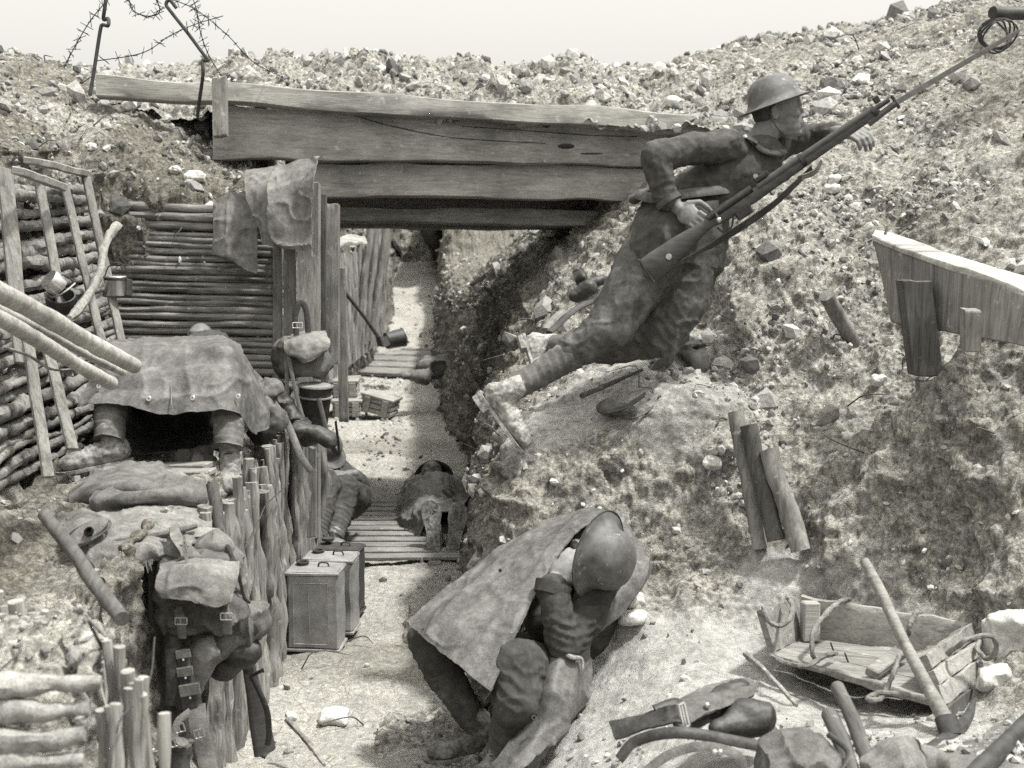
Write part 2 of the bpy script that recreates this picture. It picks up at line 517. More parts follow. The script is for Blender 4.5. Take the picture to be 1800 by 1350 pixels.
M_TARPD = cloth_mat('dark_groundsheet', .125, 200, .35, .15, .6, .35)
M_SACK = cloth_mat('hessian', .16, 260, .35, .15)
M_SACKD = cloth_mat('dark_hessian', .115, 260, .4, .15)
M_WEB = cloth_mat('webbing_canvas', .105, 300, .4, .1)
M_WEBL = cloth_mat('pale_canvas', .17, 300, .4, .15)
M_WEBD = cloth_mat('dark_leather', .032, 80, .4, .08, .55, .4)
M_BAG = cloth_mat('sandbag_fill', .24, 200, .5, .4)
M_BOOT = cloth_mat('muddy_boot', .17, 60, .6, .8, .85)
M_BOOTL = cloth_mat('chalked_boot', .26, 60, .5, .8, .85)
def skin_mat(name, v):
    t = NT(name, .6, .35)
    n = t.noise(40, 5, .6)
    return t.out(t.ramp(n, [(.3, v*.7), (.6, v*1.15)]), t.bump(t.noise(130, 4), .2, .002))
M_SKIN = skin_mat('skin', .15)
M_SKINL = skin_mat('pale_skin', .19)
def metal_mat(name, v, rough=.5, metal=.6, mott=.5, sc=12, chips=0.0):
    t = NT(name, rough, .5, metal)
    n = t.noise(sc, 8, .65)
    c = t.ramp(n, [(.3, v*(1-mott)), (.52, v), (.7, v*(1+mott))])
    if chips: c = t.mix(t.ramp(t.noise(34, 6, .7), [(.6, 0.0), (.68, (chips, chips, chips, 1))]), c, g(.42))
    return t.out(c, t.bump(t.noise(sc*6, 5), .15, .002))
M_HELM = metal_mat('painted_helmet', .105, .7, .1, .55, 14, .6)
M_HELMI = metal_mat('helmet_lining', .03, .8, 0, .3)
M_TIN = metal_mat('petrol_tin', .30, .5, .35, .4, 10, .3)
M_BRIGHT = metal_mat('bright_tin', .62, .28, .9, .25, 20)
M_IRON = metal_mat('rusty_iron', .05, .8, .3, .5, 40)
M_STEEL = metal_mat('gun_steel', .05, .4, .7, .4, 40)
M_BLADE = metal_mat('bayonet_blade', .22, .35, .7, .3, 40)
M_BRASS = metal_mat('dull_brass', .42, .4, .7, .3, 60)
t = NT('oiled_walnut', .45, .45)
_n = t.noise(1, 6, .6, t.vec((20, 20, 60)))
M_STOCK = t.out(t.ramp(_n, [(.3, .028), (.7, .07)]), t.bump(_n, .15, .003))
# ------------------------------------------------------------------ terrain
def table(Xc, rows, nY, nX, ypow=1.0, Ylim=None):
    """loft of height profiles z(X) at stations Y -> grid of points"""
    Ys = [r[0] for r in rows]
    G = np.array([[[x+r[1], r[0], z] for x, z in zip(r[3] if len(r) > 3 else Xc, r[2])] for r in rows])
    return grid_surf(G, nY, nX)
RX = [-.5, -.2, -.1, 0, .3, .6, .88, 1.15, 1.5, 1.8, 2.4, 3.6, 6, 14, 60]
RROWS = [
 (0.5, 0, [-.05, 0, .1, .3, .45, .5, .5, .6, .8, 1.2, 1.7, 2.3, 2.7, 2.9, 3]),
 (2.0, 0, [-.05, 0, .1, .28, .40, .46, .46, .48, .6, .9, 1.5, 2.2, 2.7, 2.9, 3]),
 (3.0, 0, [-.05, 0, .08, .22, .38, .46, .47, .48, .56, .8, 1.3, 2.1, 2.7, 2.9, 3]),
 (3.7, 0, [-.05, 0, .0, .08, .28, .44, .45, .46, .52, .75, 1.3, 2.0, 2.7, 2.9, 3]),
 (4.3, 0, [-.05, 0, .0, .06, .26, .40, .38, .37, .44, .68, 1.25, 1.8, 2.7, 2.9, 3]),
 (4.75, 0, [-.05, 0, .0, .12, .30, .43, .42, .44, .68, 1.14, 1.45, 1.8, 2.7, 2.9, 3]),
 (5.0, 0, [-.05, 0, .12, .36, .48, .5, .56, .72, 1.20, 1.50, 1.58, 1.88, 2.7, 3, 3]),
 (5.15, 0, [-.05, 0, .25, .55, .6, .6, .65, .82, 1.22, 1.46, 1.55, 1.9, 2.7, 3, 3]),
 (5.38, 0, [-.05, 0, .5, .93, .98, 1.0, 1.02, 1.05, 1.10, 1.2, 1.5, 2.0, 2.8, 3.1, 3.1]),
 (5.53, 0, [-.05, 0, .6, .98, 1.08, 1.22, 1.22, 1.14, 1.2, 1.3, 1.6, 2.1, 2.85, 3.1, 3.1]),
 (5.68, 0, [-.05, 0, .65, 1.02, 1.14, 1.22, 1.22, 1.22, 1.28, 1.38, 1.7, 2.2, 2.9, 3.1, 3.1]),
 (5.9, 0, [-.05, 0, .65, 1.05, 1.2, 1.30, 1.33, 1.48, 1.45, 1.5, 1.9, 2.4, 3.0, 3.2, 3.2]),
 (6.25, 0, [-.05, 0, .7, 1.06, 1.22, 1.34, 1.5, 1.88, 1.8, 1.84, 2.08, 2.6, 3.2, 3.4, 3.3]),
 (6.65, 0, [-.05, 0, .75, 1.08, 1.28, 1.5, 1.8, 2.02, 2.06, 2.1, 2.3, 2.8, 3.4, 3.5, 3.4]),
 (7.2, .04, [-.05, 0, .85, 1.15, 1.5, 1.88, 2.05, 2.18, 2.26, 2.36, 2.52, 2.9, 3.4, 3.6, 3.5]),
 (7.9, .05, [-.05, 0, 1.0, 1.3, 1.6, 1.9, 2.1, 2.22, 2.38, 2.52, 2.7, 3.1, 3.5, 3.7, 3.5]),
 (8.7, .04, [-.05, 0, 1.1, 1.4, 1.72, 2.15, 2.5, 2.62, 2.74, 2.82, 2.94, 3.2, 3.6, 3.7, 3.5]),
 (10, -.1, [-.05, 0, 1.1, 1.45, 1.8, 2.3, 2.72, 2.88, 3.0, 3.06, 3.14, 3.4, 3.7, 3.6, 3.5]),
 (12.5, -.42, [-.05, 0, .9, 1.2, 1.4, 1.6, 1.85, 2.1, 2.6, 3.0, 3.28, 3.3, 3.4, 3.5, 3.4]),
 (16, -.7, [-.05, 0, .8, 1.05, 1.2, 1.3, 1.45, 1.6, 1.9, 2.3, 2.6, 2.9, 3.1, 3.2, 3.1]),
 (20, -.92, [0, .05, .8, 1.05, 1.2, 1.3, 1.45, 1.6, 1.9, 2.3, 2.6, 2.9, 3.0, 3.0, 3.0]),
 (26, -1.0, [.5, .55, 1.5, 2.0, 2.5, 2.8, 2.9, 2.9, 2.9, 2.9, 2.9, 2.9, 2.9, 2.9, 2.9]),
 (60, -1.0, [2.6]*15),
 (400, -1.0, [2.0]*15),
]
LX = [-1.07, -1.16, -1.21, -1.4, -1.65, -2.0, -2.25, -2.35, -3, -4.5, -9, -40]
LROWS = [
 (0.5, .15, [-.05, -.05, 0, 0, .05, .2, 1.0, 1.5, 2.1, 2.6, 2.9, 2.9]),
 (2.5, .27, [-.05, -.02, 0, .05, .1, .4, 1.0, 1.5, 2.0, 2.6, 2.9, 2.9]),
 (2.72, .27, [-.05, .7, .8, .85, .9, .95, 1.2, 1.6, 2.0, 2.6, 2.9, 2.9]),
 (2.85, .25, [-.05, .9, .96, .98, 1.0, 1.1, 1.3, 1.7, 2.1, 2.6, 2.9, 2.9]),
 (3.2, .14, [-.05, .9, .98, 1.0, 1.0, 1.1, 1.4, 1.7, 2.1, 2.6, 2.9, 2.9]),
 (3.5, .05, [-.05, .3, .4, .55, .9, 1.2, 1.4, 1.7, 2.1, 2.6, 2.9, 2.9]),
 (3.9, .0, [-.05, .8, .86, .7, .9, 1.3, 1.6, 1.9, 2.2, 2.6, 2.9, 2.9]),
 (4.4, 0, [-.05, .86, .9, .9, .95, 1.15, 1.8, 2.1, 2.35, 2.7, 2.9, 2.9]),
 (5.2, 0, [-.05, .86, .9, .9, .9, .93, 2.0, 2.2, 2.4, 2.8, 3.0, 2.9]),
 (6.2, 0, [-.05, .84, .88, .9, .9, .9, 2.05, 2.25, 2.5, 2.85, 3.0, 2.9]),
 (7.02, 0, [-.05, .8, .84, .88, .9, .9, 2.1, 2.3, 2.6, 2.9, 3.0, 2.9]),
 (7.22, -.1, [-.05, .9, 1.95, 2.0, 2.05, 2.15, 2.2, 2.35, 2.65, 2.9, 3.0, 2.9]),
 (8.0, -.25, [-.05, 1.4, 2.05, 2.18, 2.4, 2.55, 2.6, 2.65, 2.8, 2.95, 3.0, 2.9]),
 (8.8, -.42, [-.05, 1.7, 2.4, 2.55, 2.65, 2.72, 2.75, 2.8, 2.9, 2.95, 3.0, 2.9]),
 (10.5, -.55, [-.05, 1.7, 2.2, 2.5, 2.7, 2.75, 2.8, 2.85, 2.9, 2.95, 3.0, 2.9]),
 (13, -.72, [-.05, 1.6, 2.1, 2.4, 2.7, 2.8, 2.8, 2.85, 2.9, 2.95, 3.0, 2.9]),
 (16, -.66, [0, 1.5, 2.1, 2.4, 2.7, 2.8, 2.8, 2.85, 2.9, 2.95, 3.0, 2.9]),
 (20, -.7, [.1, 1.4, 2.1, 2.4, 2.7, 2.8, 2.8, 2.85, 2.9, 2.95, 3.0, 2.9]),
 (26, -.9, [.5, 1.4, 2.1, 2.4, 2.6, 2.7, 2.7, 2.75, 2.8, 2.8, 2.8, 2.8]),
 (60, -.9, [2.6]*12),
 (400, -.9, [2.0]*12),
]
def trod_r(p, st):
    wob = .10*fbm(p, 3, 3, 51)
    a = np.clip((4.95+wob*3-p[:, 1]-.35*np.clip(p[:, 0]-.9, 0, 1))/.15, 0, 1)*np.clip((.68+wob-p[:, 2])/.1, 0, 1)*np.clip((p[:, 0]+.05)/.1, 0, 1)*np.clip((1.55-p[:, 0])/.2, 0, 1)
    b = np.clip((p[:, 1]-5.36-wob)/.08, 0, 1)*np.clip((6.0-p[:, 1]+wob)/.15, 0, 1)*np.clip((1.0-p[:, 0]+wob*2)/.15, 0, 1)*(p[:, 2] > .93)*.8
    return np.clip(np.maximum(a, b)*(1-.5*np.clip(st*1.5-.3, 0, 1)), 0, 1)
def rough_terrain(S, amp=1.0, seed=0, damp_shade_fn=None, trod_fn=None):
    nu, nv, _ = S.shape
    N = normals_grid(S); N *= np.sign(N[..., 2:3]+1e-6)
    p = S.reshape(-1, 3); n = N.reshape(-1, 3)
    steep = np.clip(1-n[:, 2], 0, 1)
    far = np.clip((p[:, 1]-20)/20, 0, 1)
    d = .045*fbm(p, 2.6, 3, seed)+.02*fbm(p, 9, 3, seed+5)
    rg = 1-np.abs(vnoise(p*5.5, seed+2)); d += (.05*rg**3-.015)*(.3+steep)
    w1, i1 = worley(p*np.array([1, 1, 1.2])*16+.6*np.stack([vnoise(p*9, 1), vnoise(p*9, 2), vnoise(p*9, 3)], 1), seed)
    d += (.042*np.clip(.62-w1, 0, 1)*(i1 > .3))*(.55+.7*steep)
    wm, im = worley(p*8.5+.4*np.stack([vnoise(p*6, 5), vnoise(p*6, 6), vnoise(p*6, 7)], 1), seed+12)
    d += .075*np.clip(.5-wm, 0, 1)*(im > .45)
    w2, i2 = worley(p*44, seed+4)
    d += .014*np.clip(.6-w2, 0, 1)*(i2 > .25)
    w3, i3 = worley(p*np.array([1, 1, 1.4])*6.5+.5*np.stack([vnoise(p*4, 21), vnoise(p*4, 22), vnoise(p*4, 23)], 1), seed+6)
    d += .045*(i3-.5)*np.clip(steep*1.6-.15, 0, 1)*np.clip(fbm(p, 1.1, 2, 66)*2+.9, 0, 1)
    d += .005*fbm(p, 60, 3, seed+8)
    tm = trod_fn(p, steep) if trod_fn else np.zeros(len(p))
    d *= amp*(1-far)*(1-.72*tm)
    q = p+n*d[:, None]
    q[:, 2] += far*1.2*fbm(p*np.array([1, 1, 0]), .05, 3, seed)*0.3
    dm = damp_shade_fn(p, steep) if damp_shade_fn else np.clip(steep*0, 0, 1)
    return q, dm, (n if trod_fn is None else tm)
def damp_shade_r(p, st):
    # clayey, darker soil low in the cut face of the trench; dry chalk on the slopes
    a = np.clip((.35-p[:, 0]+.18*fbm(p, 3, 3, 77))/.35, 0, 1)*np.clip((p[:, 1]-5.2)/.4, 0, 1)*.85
    e = .45*np.clip((p[:, 1]-4.98)/.06, 0, 1)*np.clip((5.40-p[:, 1])/.06, 0, 1)*(p[:, 0] < 1.5)*np.clip(.6+fbm(p, 5, 3, 71), 0, 1)  # clay-dark step front; its tone also stands in for missing shade
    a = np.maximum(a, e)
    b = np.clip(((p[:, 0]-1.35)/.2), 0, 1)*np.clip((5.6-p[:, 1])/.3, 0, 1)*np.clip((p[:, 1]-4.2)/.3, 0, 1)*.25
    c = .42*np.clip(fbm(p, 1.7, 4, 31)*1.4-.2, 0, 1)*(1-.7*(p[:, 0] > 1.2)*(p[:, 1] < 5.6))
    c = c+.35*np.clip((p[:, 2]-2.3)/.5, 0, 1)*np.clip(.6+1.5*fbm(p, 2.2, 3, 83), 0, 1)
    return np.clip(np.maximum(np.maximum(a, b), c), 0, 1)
def damp_l(p, st):
    return (p[:, 1] > 3.6)*np.clip(.55+.9*fbm(p, 1.6, 4, 41)+.25*(p[:, 2] > 1.9)-.5*(p[:, 0] > -1.75)*(p[:, 2] > 2)*(p[:, 1] > 6.5)+.6*(p[:, 1] < 4.5)*(p[:, 2] > .8)*(p[:, 1] > 3.5), 0, 1)
nYr, nXr = 900, 640
S = table(RX, RROWS, nYr, nXr)
q, dm, trm = rough_terrain(S, 1.0, 3, damp_shade_r, trod_r)
TR = q
ter_r = link_mesh('parapet_ground', q, gridF(nYr, nXr), M_EARTH, None, True, attr={'damp_shade': dm*(1-trm), 'trod': trm})
tag(ter_r, 'pale chalky earth bank forming the fire step, parapet and rubble slope', None, kind='structure')
S = table(LX, LROWS, 640, 420)
q, dm, n_l = rough_terrain(S, .8, 11, damp_l)
TL = q
ter_l = link_mesh('parados_ground', q, gridF(640, 420, 0, True), M_EARTH, None, True, attr={'damp_shade': dm})
tag(ter_l, 'dark crumbly earth bank on the left side of the trench', None, kind='structure')
# trench floor
Xf = np.array([-2.2, -1.0, -.6, -.2, .6])
FR = []
for y, c, z in [(0, 0, 0), (3, 0, 0), (5, 0, 0), (7, 0, -.01), (8.5, -.02, -.0), (10, -.05, .0), (12, -.25, .0), (14, -.4, 0), (17, -.62, .05), (20, -.8, .25), (23, -.95, .7), (26, -1.05, 1.05), (30, -1.1, 1.3)]:
    FR.append([[x+c, y, z+(.05 if x in (-2.2, .6) else 0)] for x in Xf])
S = grid_surf(FR, 620, 260)
p = S.reshape(-1, 3)
d = .03*fbm(p, 1.6, 3, 21)+.010*fbm(p, 8, 3, 22)+.004*fbm(p, 45, 3, 24)
w1, i1 = worley(p*26, 5); d += .010*np.clip(.5-w1, 0, 1)*(i1 > .7)
q = p.copy(); q[:, 2] += d
fl = link_mesh('trench_floor', q, gridF(620, 260), M_FLOOR, None, True, attr={'damp_shade': np.clip(.8*fbm(p, 1.2, 4, 55), 0, .6)})
tag(fl, 'trodden pale chalk floor of the trench', None, kind='structure')
TF = q
# end wall where the trench turns
E = []
for k, (y, z) in enumerate([(24.2, .5), (24.7, 1.1), (25.3, 1.9), (26.5, 2.6), (30, 2.9)]):
    E.append([[x, y, z] for x in (-6, -3.5, -2.4, -1.6, -.8, .5, 3)])
S = grid_surf(E, 120, 300)
q, dm, _n = rough_terrain(S, 2.0, 17)
ew = link_mesh('trench_end_bank', q, gridF(120, 300), M_EARTH, None, True, attr={'damp_shade': np.clip(dm+.6, 0, 1)})
tag(ew, 'earth bank closing the trench at its bend', None, kind='structure')
# far countryside
ga = []
for a in range(49):
    th = a/48*2*math.pi
    ga.append([(r*math.cos(th), r*math.sin(th), z) for r, z in ((60, 1.2), (200, .2), (1200, -8))])
GV = np.array(ga).transpose(1, 0, 2)
gs = link_mesh('ground', GV.reshape(-1, 3), gridF(3, 49), M_EARTH, None, True, attr={'damp_shade': np.zeros(147)})
tag(gs, 'open chalk downland beyond the trench', None, kind='structure')
def bvh_of(ob):
    me = ob.data
    return BVHTree.FromPolygons([v.co for v in me.vertices], [tuple(p_.vertices) for p_ in me.polygons])
# fast BVH from coarser copies of the displaced sheets
def bvh_grid(V, nu, nv, step=2):
    A = V.reshape(nu, nv, 3)[::step, ::step]; a, b, _ = A.shape
    return BVHTree.FromPolygons([Vector(x) for x in A.reshape(-1, 3)], gridF(a, b).tolist())
BV = [bvh_grid(TR, nYr, nXr), bvh_grid(TL, 640, 420), bvh_grid(TF, 620, 260)]
def G(px, py, lift=0.0):
    """where the ray through a photo pixel meets the ground"""
    dr = Vector(unit(CF+CR*((px-900)/FPX)+CU*((675-py)/FPX)))
    best = None
    for b in BV:
        h = b.ray_cast(Vector(CP), dr, 100)
        if h[0] is not None and (best is None or h[3] < best[3]): best = h
    if best is None: return P(px, py, 8)
    return np.array(best[0])+np.array([0, 0, lift])
def Gd(px, py):
    return float(np.dot(G(px, py)-CP, CF))
def drop(x, y, ztop=4):
    best = None
    for b in BV:
        h = b.ray_cast(Vector((x, y, ztop)), Vector((0, 0, -1)), 20)
        if h[0] is not None and (best is None or h[0].z > best): best = h[0].z
    return best if best is not None else 0
# ---- rubble (uncountable)
def ico():
    ph = (1+5**.5)/2
    V = np.array([(-1, ph, 0), (1, ph, 0), (-1, -ph, 0), (1, -ph, 0), (0, -1, ph), (0, 1, ph), (0, -1, -ph), (0, 1, -ph), (ph, 0, -1), (ph, 0, 1), (-ph, 0, -1), (-ph, 0, 1)], float)
    F = np.array([(0, 11, 5), (0, 5, 1), (0, 1, 7), (0, 7, 10), (0, 10, 11), (1, 5, 9), (5, 11, 4), (11, 10, 2), (10, 7, 6), (7, 1, 8), (3, 9, 4), (3, 4, 2), (3, 2, 6), (3, 6, 8), (3, 8, 9), (4, 9, 5), (2, 4, 11), (6, 2, 10), (8, 6, 7), (9, 8, 1)])
    return V/np.linalg.norm(V[0]), F
IV, IF = ico()
def scatter(name, pts, sizes, tones, label, cat=None, flat=.65, seed=0):
    r = np.random.default_rng(seed); n = len(pts)
    V = np.repeat(IV[None], n, 0)*(1+.55*(r.random((n, 12, 1))-.5))
    V = V*(.6+.8*r.random((n, 1, 3)))*np.array([1, 1, flat])
    # random rotations
    qn = r.normal(size=(n, 4)); qn /= np.linalg.norm(qn, axis=1, keepdims=True)
    w_, x, y, z = qn.T
    R = np.stack([1-2*(y*y+z*z), 2*(x*y-z*w_), 2*(x*z+y*w_), 2*(x*y+z*w_), 1-2*(x*x+z*z), 2*(y*z-x*w_), 2*(x*z-y*w_), 2*(y*z+x*w_), 1-2*(x*x+y*y)], 1).reshape(n, 3, 3)
    V = np.einsum('nij,nkj->nki', R, V)*sizes[:, None, None]+pts[:, None, :]
    F = (IF[None]+(np.arange(n)*12)[:, None, None]).reshape(-1, 3)
    o = link_mesh(name, V.reshape(-1, 3), F, M_RUBBLE, None, False, attr={'tone': np.repeat(tones, 12)})
    return tag(o, label, cat, kind='stuff')
def in_view(p, m=.12):
    v = p-CP; z = v@CF; x = (v@CR)/z*FPX+900; y = 675-(v@CU)/z*FPX
    return (z > 1) & (x > -1800*m) & (x < 1800*(1+m)) & (y > -1350*m) & (y < 1350*(1+m)), z
def pick(V, nu, nv, count, sz, tone, seed, zmax=22, wfn=None):
    r = np.random.default_rng(seed)
    A = V.reshape(nu, nv, 3)
    cr_ = np.cross(A[1:, :-1]-A[:-1, :-1], A[:-1, 1:]-A[:-1, :-1]); ar = np.linalg.norm(cr_, axis=2).ravel()
    c = A[:-1, :-1].reshape(-1, 3)
    ok, z = in_view(c); w_ = ar*ok*(z < zmax)/z**1.3
    if wfn is not None: w_ = w_*wfn(c)
    w_ /= w_.sum(); w_ = w_*~((c[:, 0] > .85) & (c[:, 0] < 1.7) & (c[:, 1] > 4.05) & (c[:, 1] < 4.95) & (c[:, 2] < .62)); w_ /= w_.sum(); i = r.choice(len(c), count, p=w_)
    pts = c[i]+(r.random((count, 3))-.5)*.015
    s = sz[0]*(sz[1]/sz[0])**(r.random(count)**2.6)*(z[i]/6)**.5
    pts[:, 2] += s*.1
    t_ = np.clip(tone+.28*r.normal(size=count)+.25*fbm(pts, 1.1, 2, 3), 0, 1)
    return pts, s, t_
cl = lambda c: .15+np.clip(fbm(c, 2.0, 3, 61)*3.0, 0, 2.5)
a = pick(TR, nYr, nXr, 60000, (.0035, .024), .5, 1, wfn=lambda c: cl(c)*(1+2*(c[:, 2] > 1.9)))
scatter('parapet_rubble', *a, 'loose chalk rubble and clods strewn over the bank and parapet', seed=1)
a = pick(TL, 640, 420, 24000, (.004, .028), .38, 2, wfn=lambda c: (c[:, 2] > 1.0)*1.0+.15)
scatter('parados_rubble', *a, 'loose chalk rubble and clods on the left bank', seed=2)
a = pick(TF, 620, 260, 5000, (.003, .022), .5, 3, wfn=lambda c: cl(c)*(.3+(np.abs(c[:, 0]+.62) > .25)))
scatter('floor_crumbs', *a, 'small chalk crumbs scattered on the trench floor', seed=3)
a = pick(TR, nYr, nXr, 420, (.025, .075), .5, 7, zmax=12, wfn=lambda c: cl(c)*(c[:, 2] > .5)*(.4+(fbm(c, .9, 2, 91) > 0)))
scatter('bank_clods', *a, 'larger half-buried chalk clods in the right bank', seed=7, flat=.8)
a = pick(TL, 640, 420, 160, (.025, .07), .35, 8, zmax=12, wfn=lambda c: (c[:, 2] > 1.9)*1.0)
scatter('left_bank_clods', *a, 'larger half-buried clods in the left bank', seed=8, flat=.8)
tw = MB(); rr = random.Random(9)
for V_, nu_, nv_, cnt, z0 in ((TR, nYr, nXr, 130, .6), (TL, 640, 420, 150, 1.0), (TF, 620, 260, 40, -1)):
    pts_, s_, t_ = pick(V_, nu_, nv_, cnt, (.01, .02), .5, 12+cnt, zmax=10, wfn=lambda c: (c[:, 2] > z0)*1.0)
    for p_ in pts_:
        L_ = rr.uniform(.04, .22); a_ = rr.uniform(0, 6.28)
        d_ = np.array([math.cos(a_), math.sin(a_), rr.uniform(-.1, .5)])*L_
        b_ = np.array([rr.uniform(-1, 1), rr.uniform(-1, 1), rr.uniform(0, 1)])*L_*.3
        r_ = rr.uniform(.0012, .0045)
        tw.add(tube([p_+[0, 0, .004], p_+d_*.5+b_+[0, 0, .01], p_+d_+[0, 0, .006]], [r_, r_*.9, r_*.5], 5, 7))
_tv = tw.vf(); tag(link_mesh('twigs', _tv[0], _tv[1], M_WZD, None, True), 'roots, straws and broken twigs scattered over the banks', None, kind='stuff')
# ------------------------------------------------------------------ timber structures
R_ = random.Random(11)
M_DARKWOOD = wood_mat('split_dark_wood', .03, 0)
def quadboard(tl, tr, br, bl, thick, nx=40, ny=5, rough=.004, seed=0, bev=.006):
    """board whose front face has four given corners; real thickness behind it"""
    tl, tr, br, bl = [np.asarray(c, float) for c in (tl, tr, br, bl)]
    n = unit(np.cross(tr-tl, bl-tl));
    if n[1] > 0: n = -n
    u = np.linspace(0, 1, nx)[None, :, None]; v = np.linspace(0, 1, ny)[:, None, None]
    S = (tl*(1-u)+tr*u)*(1-v)+(bl*(1-u)+br*u)*v
    wob = np.stack([0*u[0, :, 0], 0*u[0, :, 0], vnoise(np.stack([u[0, :, 0]*9+seed, 0*u[0, :, 0], 0*u[0, :, 0]], 1), seed)], 1)*rough*2
    S[0] += wob; S[-1] += wob[::-1]*.8
    Fr = S.copy(); Bk = S-n*thick
    Fr[0] += (bl-tl)*(bev/np.linalg.norm(bl-tl)); Fr[-1] -= (bl-tl)*(bev/np.linalg.norm(bl-tl))
    M1 = S[0:1]-n*bev; M2 = S[-1:]-n*bev
    rows = np.concatenate([M1, Fr, M2, Bk[::-1]])
    rows[1:-ny-1] += n*(rough*vnoise(rows[1:-ny-1].reshape(-1, 3)*np.array([3, 3, 20]), seed+2)).reshape(ny, nx, 1)
    k = rows.shape[0]; V = rows.reshape(-1, 3); F = []
    for i in range(k):
        for j in range(nx-1):
            a = i*nx+j; b = ((i+1) % k)*nx+j; F.append((a, b, b+1, a+1))
    F.append(tuple(i*nx for i in range(k))[::-1]); F.append(tuple(i*nx+nx-1 for i in range(k)))
    return V, F
def stick(p0, p1, r0, r1, bend=.01, n=8, seed=0, rough=.18, knots=True):
    p0 = np.asarray(p0, float); p1 = np.asarray(p1, float); rr = random.Random(seed)
    L = np.linalg.norm(p1-p0); k = 6
    pts = [p0+(p1-p0)*i/(k-1)+(np.array([rr.uniform(-1, 1) for _ in range(3)])*bend if 0 < i < k-1 else 0) for i in range(k)]
    rs = [(r0+(r1-r0)*i/(k-1))*rr.uniform(.88, 1.12) for i in range(k)]
    return tube(pts, rs, n, max(8, int(L/.05)), True, rough, seed, rfreq=22)
# --- plank bridge over the trench
br = thing('plank_bridge', 'heavy timber plank bridge spanning the trench, heaped with rubble', 'bridge', P(760, 400, 8.9))
part('board', quadboard(P(168, 131, 7.6), P(1296, 204, 7.95), P(1296, 238, 7.95), P(168, 166, 7.6), .10, 60, 4, .006, 1), M_WX, br)
part('board', quadboard(P(374, 182, 7.75), P(1190, 228, 8.05), P(1190, 290, 8.05), P(374, 278, 7.75), .09, 60, 8, .006, 2), M_WX, br)
part('board', quadboard(P(550, 285, 7.9), P(1160, 294, 8.1), P(1160, 352, 8.1), P(550, 344, 7.9), .08, 50, 6, .006, 3), M_WX, br)
part('board', quadboard(P(586, 361, 8.2), P(1080, 369, 8.4), P(1080, 396, 8.4), P(586, 387, 8.2), .12, 50, 4, .005, 4), M_WX, br)
part('beam', quadboard(P(560, 340, 8.75), P(1100, 350, 9.2), P(1100, 402, 9.2), P(560, 399, 8.75), .12, 40, 4, .004, 5), M_WX, br)
for k in range(5):
    y = 8.4+k*.17
    part('deck_board', plank((-2.2, y-.15, 2.60+.01*(k % 2)), (1.25, y+.45, 2.50+.01*(k % 2)), .165, .06, (0, 0, 1), .003, 20+k), M_WX, br)
part('beam', plank((-1.5, 9.15, 2.25), (.9, 9.5, 2.2), .5, .1, (0, -1, 0), .003, 31), M_WX, br)
part('stump_post', quadboard(P(372, 138, 7.5), P(396, 132, 7.5), P(398, 238, 7.5), P(374, 240, 7.5), .06, 5, 10, .003, 7), M_WZ, br)
part('crack', tube([P(622, 203, 7.795), P(690, 222, 7.81), P(780, 240, 7.845), P(860, 247, 7.87), P(958, 252, 7.90)], .004, 5, 40, rough=.5, rfreq=30, flat=.8), M_DARKWOOD, br)
part('crack', tube([P(812, 222, 7.855), P(900, 228, 7.885), P(1040, 238, 7.925), P(1120, 240, 7.95)], .003, 5, 40, rough=.5, rfreq=30), M_DARKWOOD, br)
part('knot', sph(P(995, 257, 7.91), (.05, .012, .016), 14), M_DARKWOOD, br)
part('knot', sph(P(1040, 270, 7.92), (.07, .010, .006), 14), M_DARKWOOD, br)
for i_ in range(22):
    xx = R_.uniform(440, 1040); part('nail', sph(P(xx, R_.uniform(205, 262)+.02*(xx-400), 7.775+(xx-374)*.3/816), .006, 6), M_DARKWOOD, br)
# rubble heap on the bridge
S = grid_surf([[[x, y, z] for x, z in zip((-2.6, -1.8, -1, -.3, .4, 1.1, 1.8), zz)] for y, zz in
    ((8.0, (2.5, 2.5, 2.5, 2.46, 2.42, 2.38, 2.35)), (8.35, (2.70, 2.70, 2.68, 2.64, 2.58, 2.54, 2.5)), (8.8, (2.78, 2.80, 2.86, 2.80, 2.78, 2.76, 2.7)), (9.15, (2.7, 2.78, 2.86, 2.84, 2.86, 2.84, 2.8)), (9.45, (2.4, 2.5, 2.6, 2.6, 2.7, 2.7, 2.7)), (9.5, (2.3,)*7))], 130, 330)
qh, dmh, _n = rough_terrain(S, 1.5, 29)
hp = link_mesh('bridge_earth', qh, gridF(130, 330), M_EARTH, None, True, attr={'damp_shade': dmh})
tag(hp, 'heap of chalk rubble covering the deck of the plank bridge', None, kind='stuff')
BV.append(bvh_grid(qh, 130, 330))
a = pick(qh, 130, 330, 5000, (.005, .04), .6, 5)
scatter('bridge_rubble', *a, 'chalk lumps lying on top of the plank bridge', seed=5)
# --- horizontal log wall behind the covered man
lw = thing('log_wall', 'revetment wall of thin horizontal logs behind the covered seated man', 'wall', P(330, 655, 7.1))
y = 366; k = 0
while y < 655:
    th = R_.uniform(10.5, 14.5) if y > 400 else R_.uniform(13, 17)
    r = th/2*7.05/2400
    sl = R_.uniform(-3, 3)
    part('log', stick(P(176+R_.uniform(-8, 8), y-4+sl, 7.12), P(486, y+4, 7.02), r*R_.uniform(.85, 1.1), r*1.05, .006, 9, 100+k, .1), M_LOGX, lw)
    y += th*.93; k += 1
